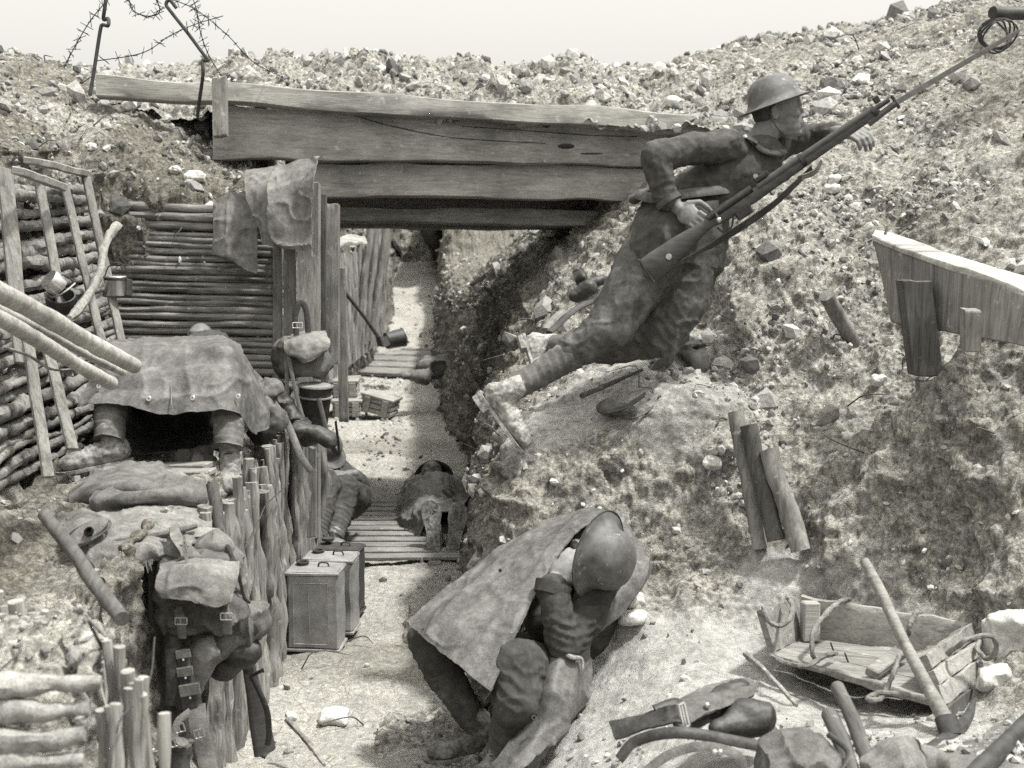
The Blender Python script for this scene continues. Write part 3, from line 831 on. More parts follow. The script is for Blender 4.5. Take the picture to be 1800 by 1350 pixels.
# --- pole and slat wall at the left
sw = thing('pole_and_slat_wall', 'left side revetment of stacked poles held by leaning wooden slats', 'wall', (-2.0, 5.8, .9))
z = .92; k = 0
while z < 2.08:
    r = R_.uniform(.015, .034); f = (z-.92)/1.15; X = -1.90-.19*f
    part('pole', stick((X-.02+R_.uniform(-.012, .012), 4.3, z+R_.uniform(-.01, .01)), (X-.09+R_.uniform(-.012, .012), 7.0, z+R_.uniform(-.01, .01)), r, r*.9, .022, 10, 200+k, .35), M_LOGX, sw)
    z += r*1.7; k += 1
# slats: (top px,py) (bottom px,py) depth
for i, (a0, b0, d0, w_) in enumerate([((8, 296), (40, 640), 5.35, .075), ((66, 300), (128, 640), 5.7, .05), ((112, 318), (178, 600), 6.1, .045), ((150, 308), (215, 610), 6.45, .05), ((70, 555), (128, 790), 5.2, .05), ((36, 520), (84, 840), 4.9, .05)]):
    part('slat', plank(P(a0[0], a0[1], d0+.05), P(b0[0], b0[1], d0-.1), w_, .018, (1, -.55, .1), .003, 300+i), M_WZ, sw)
part('top_plank', plank(P(55, 282, 5.6), P(150, 305, 6.6), .07, .03, (.2, -.2, 1), .004, 310), M_WX, sw)
part('top_plank', plank(P(30, 300, 5.2), P(108, 328, 5.7), .05, .03, (.2, -.2, 1), .004, 311), M_WX, sw)
# --- timber posts at the corner
def post(cx, w0, y0, y1, d, mat, label, thick=.05, lean=0, name='wooden_post', grp=None):
    q = quadboard(P(cx-w0/2, y0, d), P(cx+w0/2, y0+R_.uniform(-4, 4), d), P(cx+w0/2+lean, y1, d+.03), P(cx-w0/2+lean, y1, d+.03), thick, 5, 26, .002, int(cx), .004)
    return solo(name, q, mat, label, 'post')
post(487, 15, 430, 670, 6.98, M_WZ, 'narrow upright board where the log wall ends, leftmost of the corner posts')
post(508, 20, 400, 670, 6.93, M_WZ, 'upright board between the log wall end and the widest corner post')
post(541, 37, 318, 948, 6.85, M_WZ, 'widest corner post, with the hessian sacking hung over its top', .09)
post(566, 13, 338, 700, 7.15, M_WZD, 'thin dark post just right of the widest corner post', .05)
post(583, 23, 358, 640, 7.4, M_WZ, 'short stout post with a squared top just under the bridge boards', .08)
post(598, 16, 470, 742, 7.8, M_WZ, 'weathered grey upright board beside the stacked ammunition boxes', .04, 6)
post(547, 16, 785, 945, 6.55, M_WZ, 'pale slim stake beside the man slumped at the bench corner', .03)
# --- brushwood face of the bench
bf = thing('brushwood_bench_front', 'front of the raised earth bench made of upright brushwood sticks', 'revetment', (-1.05, 5.6, 0))
y = 4.5; k = 0
while y < 7.4:
    r = R_.uniform(.016, .034)
    x = -1.04+R_.uniform(-.022, .022)+.02*math.sin(y*5)
    top = .90+R_.uniform(-.09, .09)-.12*max(0, (y-6.2))
    part('stick', stick((x+R_.uniform(-.01, .02), y+R_.uniform(-.05, .05), -.05), (x, y+R_.uniform(-.02, .02), top), r*1.1, r*.8, .018, 10, 400+k, .4), M_STICK, bf)
    y += r*1.5; k += 1
part('wire_tie', tube([P(508, 850, 5.75), P(470, 885, 5.3), P(455, 915, 5.15), P(430, 965, 4.95)], .0025, 5, 20), M_IRON, bf)
# --- near left brushwood corner
nf = thing('brushwood_corner', 'near left corner of short brushwood sticks, out of focus', 'revetment', (-.85, 3.0, .2))
k = 0
for (x, y, t_) in [(-.845+.0*i, 2.72, 0) for i in range(1)]+[(-.83+.026*i, 2.71+.005*i, 0) for i in range(4)]+[(-.745-.0215*i, 2.74+.024*i, 0) for i in range(27)]:
    r = R_.uniform(.014, .022)
    part('stick', stick((x+.01, y, .1), (x+R_.uniform(-.02, .02), y, 1.0+R_.uniform(-.07, .04)), r*1.1, r*.7, .02, 9, 520+k, .45), M_STICKL, nf); k += 1
part('wire_tie', tube([P(272, 1120, 3.3), P(262, 1200, 3.0), P(215, 1260, 2.75), P(205, 1290, 2.72)], .002, 5, 16), M_IRON, nf)
rs = thing('rolled_sandbag_stack', 'stack of pale muddy sandbag rolls in the near left corner', 'sandbags', (-1.05, 2.7, .5))
for k in range(8):
    z = 1.045-k*.05
    x1 = -.81-R_.uniform(0, .03)-.01*k
    part('roll', tube([(-1.45, 2.60, z+.01), (-1.2, 2.6-.01*k, z), (-1.0, 2.6-.01*k, z+R_.uniform(-.008, .008)), (x1, 2.62-.01*k, z)], [.026, .028, .027, .014], 14, 44, True, .42, 540+k, rfreq=22), M_BAG, rs)
# --- duckboards
db = thing('duckboard', 'slatted duckboard between the two men lying on the trench floor', 'duckboard', (-.72, 8.0, .03))
for k in range(12):
    yy = 7.33+k*.128
    x0 = -1.02-.01*k; z = .045+R_.uniform(-.003, .003)
    part('slat', plank((x0+R_.uniform(-.02, .02), yy, z), (-.2, yy+R_.uniform(-.015, .015), z), .088, .022, (0, 0, 1), .002, 600+k), M_CRATE, db)
for x in (-.9, -.42): part('runner', plank((x-.0, 7.25, .018), (x-.06, 8.85, .018), .07, .03, (0, 0, 1), .002, 620), M_CRATE, db)
db2 = thing('duckboard', 'far walkway of wide pale planks beyond the tipped ammunition box', 'duckboard', (-1.25, 17, .02))
for k in range(6):
    yy = 15.3+k*.62
    part('plank', plank((-1.78-.04*k, yy+.25, .05), (-.7-.03*k, yy-.05, .05), .5, .04, (0, 0, 1), .005, 630+k), M_CRATE, db2)
# --- far left brushwood wall beyond the bridge
fw = thing('brushwood_wall', 'far brushwood wall of upright sticks seen under the bridge', 'revetment', P(625, 600, 12))
k = 0
for i in range(34):
    f = i/33; px = 576+f*96; d = 12.4+f*4
    top = 452-22*f+R_.uniform(-6, 6) if f < .75 else 412
    base = 668-70*f
    lean = 16*f*(f > .5)
    part('stick', stick(P(px-lean*.2, base, d), P(px+lean*.8, top, d), .034, .03, .02, 7, 700+k, .2), M_STICK, fw); k += 1
for (a, b, c, e, d) in ((650, 600, 680, 392, 15.3), (640, 605, 664, 392, 15), (626, 610, 652, 396, 14.5)):
    part('pole', stick(P(a, b, d), P(c, e, d), .045, .04, .01, 9, 740+a, .12), M_WZ, fw)
# --- stakes and plank on the right bank
def stake(p0, p1, r, mat, label, seed, flat=1.0, name='wooden_stake', n=10, rough=.1, cat='stake', grp=None):
    p0 = np.asarray(p0, float); p1 = np.asarray(p1, float)
    v = tube([p0, p0+(p1-p0)*.35+[.002, 0, .003], p0+(p1-p0)*.7+[-.002, 0, -.001], p1], [r*.97, r*1.01, r*.96, r*.98], n, 40, True, rough, seed, flat)
    return solo(name, v, mat, label, cat, grp, autosmooth=50)
stake(P(1336, 965, 5.22), P(1293, 724, 5.30), .03, M_WZ, 'leftmost stake of the three driven into the fire step front', 801)
stake(P(1364, 950, 5.15), P(1316, 748, 5.23), .034, M_WZD, 'middle stake of the three driven into the fire step front', 802)
stake(P(1408, 968, 5.10), P(1352, 790, 5.17), .038, M_WZ, 'rightmost stake of the three, leaning on the fire step front', 803)
e_ = G(1502, 606)
dd = float(np.dot(e_-CP, CF))
stake(P(1504, 612, dd+.03), P(1453, 518, dd-.18), .034, M_WZ, 'short leaning log stump sticking out of the rubble slope', 804)
dpl = 5.35
lb_ = thing('long_board', 'long weathered board set on edge in the right bank with its lit top painted pale', 'board', P(1680, 590, 5.0))
part('face_board', quadboard(P(1534, 416, 5.42), P(1806, 516, 4.7), P(1804, 610, 4.68), P(1566, 566, 5.38), .04, 40, 14, .002, 9), M_WZ, lb_)
part('lit_top_strip', quadboard(P(1540, 402, 5.55), P(1812, 488, 4.86), P(1808, 514, 4.70), P(1533, 414, 5.41), .02, 40, 5, .003, 10), M_POLE, lb_)  # separate pale strip stands in for the sunlit top edge
part('nail', tube([P(1560, 398, 5.48), P(1556, 412, 5.45)], .005, 6, 4), M_IRON, lb_)
pq = post(1612, 50, 492, 662, 5.05, M_WZD, 'thick dark post propping the left end of the long board', .1, 22)
post(1711, 28, 547, 620, 4.66, M_WZ, 'short square post standing against the long board', .06)
# --- skyline details
solo('broken_plank', plank(P(1138, 178, 9.2), P(1206, 138, 9.6), .06, .03, (0, -1, .3), .003, 820), M_WX, 'broken plank lying on the skyline rubble behind the helmeted lookout', 'plank')
solo('small_stake', tube([P(1200, 196, 8.6), P(1201, 160, 8.6)], .016, 8, 8, rough=.1), M_WZD, 'small dark stake by the white stone on the skyline', 'stake')
def picket(pts, r, label):
    return solo('wire_picket', tube(pts, r, 8, 40), M_IRON, label, 'picket')
picket([P(158, 168, 6.0), P(166, 120, 6.0), P(176, 55, 6.0), P(180, 44, 6.0), P(190, 45, 5.98), P(190, 33, 6.0), P(182, 34, 6.02), P(184, 15, 6.0), P(190, -30, 6.0)], .0085, 'iron screw picket with a loop standing upright at the far left')
picket([P(310, 14, 6.2), P(298, 0, 6.2), P(292, 8, 6.2), P(300, 20, 6.2), P(330, 58, 6.2), P(356, 93, 6.2), P(366, 106, 6.2), P(356, 108, 6.2), P(357, 130, 6.2), P(350, 180, 6.3), P(347, 205, 6.35)], .0085, 'bent hooked iron picket leaning above the plank bridge')
def barbwire(pts, label, seed):
    b = MB(); C = cr(np.array(pts), 60); b.add(tube(C, .0024, 5, 90))
    rr = random.Random(seed)
    for i in range(3, 58, 4):
        for s_ in range(2):
            v = np.array([rr.uniform(-1, 1), rr.uniform(-1, 1), rr.uniform(-1, 1)]); v = unit(v)*.03
            b.add(tube([C[i]-v, C[i]+v], .0016, 4, 2))
        b.add(tube([C[i]-(C[i+1]-C[i])*.15, C[i]+(C[i+1]-C[i])*.15], .0045, 5, 2))
    return solo('barbed_wire', b.vf(), M_IRON, label, 'barbed wire', 'barbed wire strands on the left skyline', autosmooth=None)
barbwire([P(112, 120, 5.9), P(130, 85, 5.9), P(160, 35, 5.9), P(196, -8, 5.9)], 'barbed wire strand slanting up to the upright screw picket', 1)
barbwire([P(165, 108, 6), P(250, 93, 6), P(300, 62, 6.1), P(345, 42, 6.2), P(392, 28, 6.3)], 'barbed wire strand crossing between the two iron pickets', 2)
barbwire([P(300, -2, 6.2), P(346, 18, 6.3), P(400, 62, 6.8), P(450, 112, 7.4), P(520, 142, 8.2), P(580, 140, 8.6)], 'longest barbed wire strand, running down right to the bridge', 3)
barbwire([P(338, -6, 6.3), P(346, 20, 6.3), P(352, 55, 6.5), P(366, 95, 7), P(388, 132, 7.8)], 'barbed wire strand dropping steeply to the stump post', 4)
barbwire([P(226, -8, 6), P(232, 16, 6), P(255, 28, 6), P(280, 22, 6), P(274, -8, 6)], 'short looping barbed wire strand cut by the top of the photo', 5)
wc = MB()
for k in range(5):
    rr_ = 23+2.2*k; c = P(1752, 62, 6.6+.03*k)
    t_ = np.linspace(0, 2*math.pi, 26)
    wc.add(tube([c+np.array([math.cos(a)*rr_*6.6/2400, .05*math.sin(a*2+k), math.sin(a)*(rr_*.95)*6.6/2400]) for a in t_], .005, 5, 50))
solo('wire_coil', wc.vf(), M_IRON, 'coil of dark wire hanging on the top right skyline', 'wire')
solo('dark_roll', tube([P(1744, 22, 6.7), P(1770, 24, 6.75), P(1825, 22, 6.8)], [.03, .034, .034], 12, 14, rough=.15, seed=3), M_WEBD, 'dark rolled bundle on the skyline at the top right corner', 'bundle')
# --- large pale poles at left
pl = [((-70, 478, 3.55), (236, 643, 4.75), .029, 'thickest of three pale poles jutting in from the left'),
      ((-60, 528, 3.5), (196, 674, 4.55), .0235, 'lowest of three pale poles jutting in from the left'),
      ((-20, 535, 3.9), (216, 655, 4.85), .0145, 'thinnest of three pale poles, between the two thick ones')]
for i, (a, b, r, lb) in enumerate(pl):
    stake(P(*a), P(*b), r, M_POLE, lb, 830+i, name='wooden_pole', n=18, rough=.07, cat='pole', grp='pale poles jutting in from the left')
stake(P(78, 905, 4.0), P(215, 1088, 3.45), .020, M_HAFTD, 'stout pole slanting down in front of the hessian mat', 835, name='wooden_pole', n=12, cat='pole')
stake(P(372, 850, 4.75), P(388, 940, 4.7), .022, M_WZD, 'short black stake at the edge of the bench beside the folded sack', 836)
# roots and bare twigs
for i, (pts, r, lb) in enumerate([
    ([P(206, 396, 6.3), P(184, 430, 6.1), P(176, 480, 5.9), P(140, 540, 5.5), P(122, 560, 5.2)], .022, 'curved forked branch hanging in front of the slat wall'),
    ([P(130, 640, 4.6), P(105, 610, 4.5), P(75, 605, 4.3), P(55, 575, 4.2), P(70, 560, 4.2)], .006, 'curling pale root on the left bank'),
    ([P(5, 610, 4.0), P(50, 625, 4.2), P(95, 650, 4.4), P(150, 645, 4.8)], .005, 'thin horizontal twig on the left bank'),
    ([P(340, 240, 7.7), P(332, 262, 7.6), P(345, 278, 7.6), P(330, 288, 7.55), P(312, 285, 7.5)], .01, 'dark twisted root on the slope below the bridge end'),
    ([P(1310, 1150, 4.5), P(1345, 1180, 4.3), P(1400, 1240, 4.0)], .010, 'grey stick lying left of the open crate'),
    ([P(1022, 696, 5.6), P(1070, 676, 5.7), P(1128, 650, 5.85)], .012, 'charred stick lying on the fire step below the lookout'),
    ([P(505, 1265, 4.9), P(545, 1310, 4.75), P(570, 1345, 4.6)], .012, 'gnarled stick on the floor near the bottom edge'),
    ([P(830, 500, 10.5), P(870, 472, 10.2), P(920, 440, 9.6)], .022, 'dark branch lying on the far bank under the bridge')]):
    solo('branch' if r > .009 else 'root', tube(pts, [r]+[r*.9]*(len(pts)-2)+[r*.6], 8, 26, rough=.25, seed=i, rfreq=40), M_WZ if i not in (3, 5) else M_WZD, lb, 'branch' if r > .009 else 'root')
# ------------------------------------------------------------------ people
def wrinkled(vfN, amp=.004, freq=16, joints=(), seed=0):
    V, F, N = vfN
    d = amp*fbm(V, freq, 3, seed)+.0012*fbm(V, 60, 2, seed+2)+amp*.6*(1-2*np.abs(vnoise(V*freq*.6, seed+4)))
    d += amp*1.5*((1-np.abs(vnoise(V*np.array([.8, .8, 1.3])*freq*.8+seed, seed+21)))**5-.25)
    for (c, rad, ax, a, lam) in joints:
        c = np.asarray(c); r_ = np.linalg.norm(V-c, axis=1); ax = unit(ax)
        ph = (V-c)@ax/lam*2*math.pi+2.6*vnoise(V*9, seed+7)+1.5*vnoise(V*23, seed+8)
        d += .8*a*np.exp(-(r_/rad)**2)*(1-2*np.abs(np.sin(ph/2))**.75)*(.55+.6*vnoise(V*14, seed+11))
    return V+N*d[:, None], F
def chain(pts, rs, n=14):
    """tapered limb through joints"""
    return [capsule(pts[i], pts[i+1], rs[i], rs[i+1], n) for i in range(len(pts)-1)]
def hand(wrist, pdir, nrm, side, curl=.9, s=1.0, spread=.18, curls=None):
    """palm, four unequal bent fingers and a thumb; nrm points out of the palm; side = direction of the thumb"""
    w_ = np.asarray(wrist, float); d = unit(pdir); n = unit(np.asarray(nrm)-d*np.dot(nrm, d)); t = unit(np.asarray(side)-d*np.dot(side, d)-n*np.dot(side, n))
    out = [capsule(w_-d*.04, w_+d*.01, .025*s, .026*s), sph(w_+d*.05*s, (.05*s, .042*s, .0165*s), 12, (d, t, n)),
           sph(w_+d*.03*s+t*.022*s+n*.006*s, (.034*s, .02*s, .018*s), 10, (d, t, n))]
    for k, (off, L) in enumerate(((.030, .078), (.011, .086), (-.009, .08), (-.028, .063))):
        c = curl if curls is None else curls[k]
        p = w_+d*.088*s+t*off*s; a = 0.12+c*.35
        dd = unit(d+t*off*spread*6)
        r0 = .0098*s
        for j, (seg, add) in enumerate(((.45, 0), (.3, c*.95), (.25, c*.7))):
            a += add
            q = p+(dd*math.cos(a)+n*math.sin(a))*L*seg*s
            out.append(capsule(p, q, r0, r0*.92, 8)); p = q; r0 *= .9
    p = w_+d*.025*s+t*.035*s
    q = p+unit(d*.6+t*.6+n*.3)*.042*s; r = q+unit(d*.9+t*.05+n*(.2+.4*curl))*.032*s; u = r+unit(d*.8-t*.2+n*(.3+.5*curl))*.024*s
    out += [capsule(w_+d*.02*s+t*.015*s, p, .016*s, .014*s, 8), capsule(p, q, .0135*s, .012*s, 8), capsule(q, r, .0115*s, .0105*s, 8), capsule(r, u, .0105*s, .009*s, 8)]
    return out
def head(c, f, up, s=1.0):
    """skull, jaw, brow, nose, lips, chin, ears; c = centre of the skull, f = where the face looks"""
    c = np.asarray(c, float); f = unit(f); up = unit(np.asarray(up)-f*np.dot(up, f)); l = np.cross(up, f); A = (f, l, up)
    def q(x, y, z): return c+(f*x+l*y+up*z)*s
    o = [sph(q(0, 0, .025), (.098*s, .077*s, .098*s), 18, A), sph(q(.035, 0, -.045), (.06*s, .06*s, .075*s), 16, A),
         sph(q(.048, 0, .004), (.044*s, .058*s, .05*s), 14, A),
         capsule(q(-.03, .045, -.055), q(.055, .018, -.088), .022*s, .02*s), capsule(q(-.03, -.045, -.055), q(.055, -.018, -.088), .022*s, .02*s),
         sph(q(.072, 0, -.092), (.019*s, .022*s, .018*s), 10, A),
         capsule(q(.084, 0, .008), q(.106, 0, -.022), .009*s, .012*s, 10), sph(q(.112, 0, -.030), (.013*s, .012*s, .011*s), 10, A),
         sph(q(.098, .013, -.033), (.012*s, .009*s, .009*s), 8, A), sph(q(.098, -.013, -.033), (.012*s, .009*s, .009*s), 8, A),
         capsule(q(.085, .038, .022), q(.091, .008, .016), .011*s, .01*s, 8), capsule(q(.085, -.038, .022), q(.091, -.008, .016), .011*s, .01*s, 8),
         capsule(q(.088, .02, -.056), q(.096, 0, -.054), .007*s, .008*s, 8), capsule(q(.088, -.02, -.056), q(.096, 0, -.054), .007*s, .008*s, 8),
         capsule(q(.085, .016, -.067), q(.093, 0, -.066), .007*s, .0085*s, 8), capsule(q(.085, -.016, -.067), q(.093, 0, -.066), .007*s, .0085*s, 8),
         sph(q(.062, .042, -.02), (.026*s, .02*s, .02*s), 10, A), sph(q(.062, -.042, -.02), (.026*s, .02*s, .02*s), 10, A)]
    for sg in (1, -1):
        o += [tube([q(-.012, sg*.078, .018), q(-.024, sg*.088, .014), q(-.026, sg*.088, -.012), q(-.016, sg*.082, -.032), q(-.006, sg*.076, -.02)], .0062*s, 6, 14),
              sph(q(-.014, sg*.077, -.004), (.014*s, .007*s, .024*s), 8, A)]
    return o
def helmet(parent, c, axis, f, r=.152, s=1.0, flat=.88):
    """shallow steel dish helmet with a wide flared brim"""
    R = r
    prof = [(.002, .112), (.045, .108), (.074, .096), (.094, .074), (.103, .048), (.108, .022), (.116, .006), (.132, -.004), (.150, -.009), (.154, -.011), (.151, -.012), (.134, -.008), (.114, .0), (.102, .018), (.096, .045), (.082, .074), (.05, .1), (.002, .105)]
    prof = [(a*s, b*s) for a, b in prof]
    a = unit(axis); x = unit(np.asarray(f, float)-a*np.dot(f, a))
    v = lathe(prof, c, a, 48, x, flat)
    V = v[0]+.0012*fbm(v[0], 30, 2, 5)[:, None]*a
    h = part('helmet', (V, v[1]), M_HELM, parent, autosmooth=70)
    rim = [np.asarray(c)+a*(-.0095*s)+.1535*s*(math.cos(t)*x+flat*math.sin(t)*np.cross(a, x)) for t in np.linspace(0, 2*math.pi, 40)]
    part('rim', tube(rim, .0022, 5, 60), M_IRON, h)
    ln = [(.09*s, .02*s), (.1*s, .004*s), (.098*s, -.004*s), (.088*s, .005*s)]
    part('lining', lathe(ln, c, a, 30, x, flat), M_HELMI, h)
    return h
def boot(parent, ankle, toe_dir, up, s=1.0, mat=None, shaft=.07, label=None):
    """ankle boot: upper, welted sole with heel, laces"""
    mat = mat or M_BOOT
    f = unit(toe_dir); u = unit(np.asarray(up)-f*np.dot(up, f)); l = np.cross(u, f); A = (f, l, u); a = np.asarray(ankle, float)
    def q(x, y, z): return a+(f*x+l*y+u*z)*s
    o = [capsule(q(-.005, 0, .0+shaft), q(-.008, 0, -.02), .041*s, .044*s), sph(q(-.03, 0, -.05), (.045*s, .037*s, .045*s), 12, A),
         capsule(q(-.01, 0, -.04), q(.08, 0, -.055), .043*s, .038*s), sph(q(.12, .002, -.062), (.068*s, .047*s, .034*s), 14, A),
         sph(q(.155, 0, -.065), (.038*s, .042*s, .027*s), 12, A), capsule(q(-.03, 0, -.06), q(.1, 0, -.066), .034*s, .036*s)]
    V = wrinkled(fuse(o, .006, 3), .0028, 26, [(q(.07, 0, -.03), .06, f, .004, .02)], 3)
    b = part('boot', V, mat, parent, autosmooth=None)
    if label: b['label'] = label
    out = [(-.072, .0), (-.066, .026), (-.04, .036), (.0, .034), (.05, .036), (.1, .047), (.14, .05), (.175, .04), (.192, .018), (.196, -.005), (.188, -.03), (.16, -.045), (.11, -.044), (.05, -.032), (0, -.031), (-.04, -.034), (-.066, -.024)]
    n = len(out); Vs = []
    for (z0, e) in ((-.086, 1.05), (-.098, 1.03)):
        Vs += [q(x*e, y*e, z0) for x, y in out]
    Vs = np.array(Vs)
    Fs = [(i, (i+1) % n, n+(i+1) % n, n+i) for i in range(n)]+[tuple(range(n))[::-1], tuple(range(n, 2*n))]
    m = MB(); m.add((Vs, Fs))
    hl = [(-.072, 0), (-.064, .027), (-.03, .036), (.0, .034), (.004, 0), (.0, -.032), (-.03, -.035), (-.064, -.025)]
    k = len(hl); Vh = np.array([q(x, y, z0) for z0 in (-.0975, -.122) for x, y in hl])
    m.add((Vh, [(i, (i+1) % k, k+(i+1) % k, k+i) for i in range(k)]+[tuple(range(k))[::-1], tuple(range(k, 2*k))]))
    rr = random.Random(int(abs(a[0])*1000))
    for i in range(22):
        x = rr.uniform(-.05, .17); y = rr.uniform(-.025, .025); z0 = -.123 if x < 0 else -.099
        m.add(sph(q(x, y, z0), .0042*s, 6))
    part('sole', m.vf(), mat, b, smooth=False, autosmooth=None)
    m = MB()
    for i in range(5):
        x = .035+.013*i; z = -.006-.0085*i
        m.add(tube([q(x, .022, z-.012), q(x+.004, 0, z+.001), q(x, -.022, z-.012)], .0026*s, 5, 8))
    part('laces', m.vf(), M_WEBD, b)
    return b
def puttee(parent, a, b, ra, rb, mat, turns=9, seed=0):
    """wound cloth strip round the shin"""
    a = np.asarray(a, float); b = np.asarray(b, float); d = unit(b-a); L = np.linalg.norm(b-a)
    prof = []
    for i in range(turns*5+1):
        t = i/(turns*5); s_ = (i % 5)/5
        prof.append(((ra+(rb-ra)*t**.8)*(1.0+.07*(1-s_)), t*L))
    prof = [(.001, 0)]+prof+[(.001, L)]
    V, F = lathe(prof, a, unit(d+np.array([.05, .03, 0])*0), 26)
    # tilt the turns so that they read as a spiral
    V = V+d*(.012*((V-a)@unit(np.cross(d, [.2, .9, .3])))/max(ra, .01))[:, None]
    V = V+.003*np.stack([fbm(V, 22, 3, seed), fbm(V, 22, 3, seed+1), fbm(V, 22, 3, seed+2)], 1)
    return part('puttee', (V, F), mat, parent, autosmooth=60)
def body(parent, pieces, mat=M_SKIN, voxel=.005):
    V = fuse(pieces, voxel, 2)
    return part('body', V[:2], mat, parent, autosmooth=None)
def garment(name, parent, pieces, mat, joints=(), voxel=.007, smooth=4, amp=.004, freq=15, seed=0):
    return part(name, wrinkled(fuse(pieces, voxel, smooth), amp, freq, joints, seed), mat, parent, autosmooth=None)
def eyelets(parent, pts, nrm, mat=M_BRASS, r=.007):
    for p_ in pts:
        n = unit(nrm); c = np.asarray(p_)+n*.004
        part('eyelet', lathe([(r*.45, 0), (r, 0), (r*1.05, .002), (r*.9, .0035), (r*.5, .0035), (r*.45, .0)], c, n, 14), mat, parent)

# ===== 1. the lookout =====
D = 5.5
lk = thing('person', 'helmeted soldier kneeling on the fire step, looking out over the parapet with a bayoneted rifle', 'person', P(1180, 622, 5.62))
hc = P(1366, 196, 5.6); fdir = np.array([.93, -.10, .12]); hup = np.array([-.22, .02, .97])
q_ = head(hc, fdir, hup, 1.02)
neck = [capsule(P(1352, 222, 5.6), P(1328, 268, 5.62), .056, .066)]
RH = hand(P(1192, 366, 5.38), P(1226, 388, 5.32)-P(1192, 366, 5.38), (.1, 1, -.1), (.4, 0, .9), 1.0, 1.06)
LH = hand(P(1474, 233, 5.58), P(1506, 236, 5.5)-P(1474, 233, 5.58), (.1, .5, -.8), (.2, -.8, .6), .75, 1.1, .12)
skel = chain([P(1330, 268, 5.62), P(1300, 300, 5.62), P(1220, 350, 5.62), P(1170, 405, 5.6)], [.09, .11, .10, .11])
skel += chain([P(1285, 254, 5.52), P(1150, 274, 5.4), P(1190, 364, 5.38)], [.045, .038, .024])
skel += chain([P(1300, 300, 5.62), P(1285, 254, 5.52)], [.06, .05])+chain([P(1300, 300, 5.62), P(1382, 240, 5.74)], [.06, .045])
skel += chain([P(1382, 240, 5.74), P(1440, 240, 5.74), P(1472, 233, 5.6)], [.045, .036, .025])
skel += chain([P(1170, 410, 5.6), P(1150, 432, 5.55), P(1068, 582, 5.5), P(905, 683, 5.46)], [.10, .08, .05, .035])
skel += chain([P(1170, 410, 5.6), P(1215, 440, 5.68), P(1165, 595, 5.62), P(985, 612, 5.78)], [.10, .08, .05, .035])
body(lk, q_+neck+RH+LH+skel, M_SKIN, .0042)
# hair under the helmet
part('hair', fuse([sph(hc+np.array([-.035, 0, .03]), (.082, .078, .085), 14), sph(hc+np.array([-.05, 0, -.02]), (.05, .068, .04), 12)], .006, 2)[:2], M_WEBD, lk)
helmet(lk, P(1362, 179, 5.6), (-.33, .02, .94), (1, 0, .35), s=1.0, flat=.92)
part('chin_strap', tube([P(1352, 195, 5.5), P(1364, 222, 5.5), P(1388, 246, 5.53)], .004, 6, 14, flat=.5), M_WEBD, lk)
tun = chain([P(1334, 276, 5.62), P(1300, 303, 5.62), P(1225, 348, 5.62), P(1185, 378, 5.6)], [.105, .135, .125, .14], 20)
tun += chain([P(1300, 280, 5.6), P(1284, 258, 5.53), P(1210, 262, 5.45), P(1152, 278, 5.38), P(1160, 315, 5.38), P(1172, 350, 5.39)], [.085, .073, .064, .063, .053, .050], 18)
tun += chain([P(1310, 285, 5.66), P(1380, 245, 5.74), P(1438, 240, 5.74), P(1466, 234, 5.62)], [.08, .066, .055, .045], 16)
tun += chain([P(1185, 378, 5.6), P(1165, 425, 5.58)], [.145, .15], 20)+chain([P(1235, 370, 5.64), P(1232, 452, 5.64)], [.11, .105], 16)
J = [(P(1150, 280, 5.38), .10, P(1284, 258, 5.5)-P(1160, 320, 5.4), .007, .036), (P(1235, 262, 5.48), .11, P(1284, 258, 5.5)-P(1150, 278, 5.4), .004, .05),
     (P(1165, 325, 5.39), .08, P(1172, 350, 5.39)-P(1160, 300, 5.39), .005, .03), (P(1230, 345, 5.55), .12, P(1300, 300, 5.6)-P(1180, 380, 5.6), .006, .04), (P(1430, 240, 5.7), .1, (1, 0, 0), .007, .03)]
tn = garment('tunic', lk, tun, M_WOOL, J, .007, 3, .0045, 17, 3)
part('cuff', lathe([(.046, -.012), (.0525, -.012), (.055, .0), (.054, .012), (.046, .012)], P(1175, 354, 5.388), P(1190, 368, 5.38)-P(1168, 336, 5.39), 22), M_WOOL, tn)
part('collar', tube([P(1328, 246, 5.52), P(1338, 262, 5.5), P(1362, 270, 5.52), P(1380, 262, 5.6), P(1366, 250, 5.7), P(1335, 240, 5.7)], .017, 8, 30, flat=.5, rough=.1), M_WOOLD, tn)
part('shoulder_strap', plank(P(1300, 233, 5.49), P(1332, 250, 5.5), .035, .006, (-.1, -.6, .8), .001), M_WOOL, tn)
part('button', lathe([(.008, 0), (.009, .002), (.006, .005), (.001, .006)], P(1310, 240, 5.455), (0, -.8, .6), 10), M_BRASS, tn)
part('belt', tube([P(1120, 340, 5.53), P(1150, 348, 5.46), P(1210, 340, 5.46), P(1260, 334, 5.48), P(1298, 330, 5.55)], .022, 8, 30, flat=.3, up=(0, -1, .2)), M_WEB, tn)
part('skirt_flap', cloth(pix([[(1112, 392, 5.5), (1150, 372, 5.41), (1200, 360, 5.40), (1262, 352, 5.46)], [(1108, 430, 5.46), (1150, 425, 5.38), (1205, 410, 5.38), (1270, 400, 5.44)], [(1112, 458, 5.46), (1150, 492, 5.37), (1205, 462, 5.38), (1262, 470, 5.44)]]), 26, 34, .004, .008, 9, 5), M_WOOL, tn)
part('pouch', tube([P(1112, 352, 5.58), P(1128, 342, 5.55), P(1150, 336, 5.54)], .034, 12, 12, flat=.6, rough=.15), M_WEB, tn)
tr = chain([P(1172, 405, 5.6), P(1152, 440, 5.55), P(1108, 515, 5.51), P(1068, 582, 5.48), P(1004, 620, 5.49)], [.135, .128, .115, .092, .066], 20)
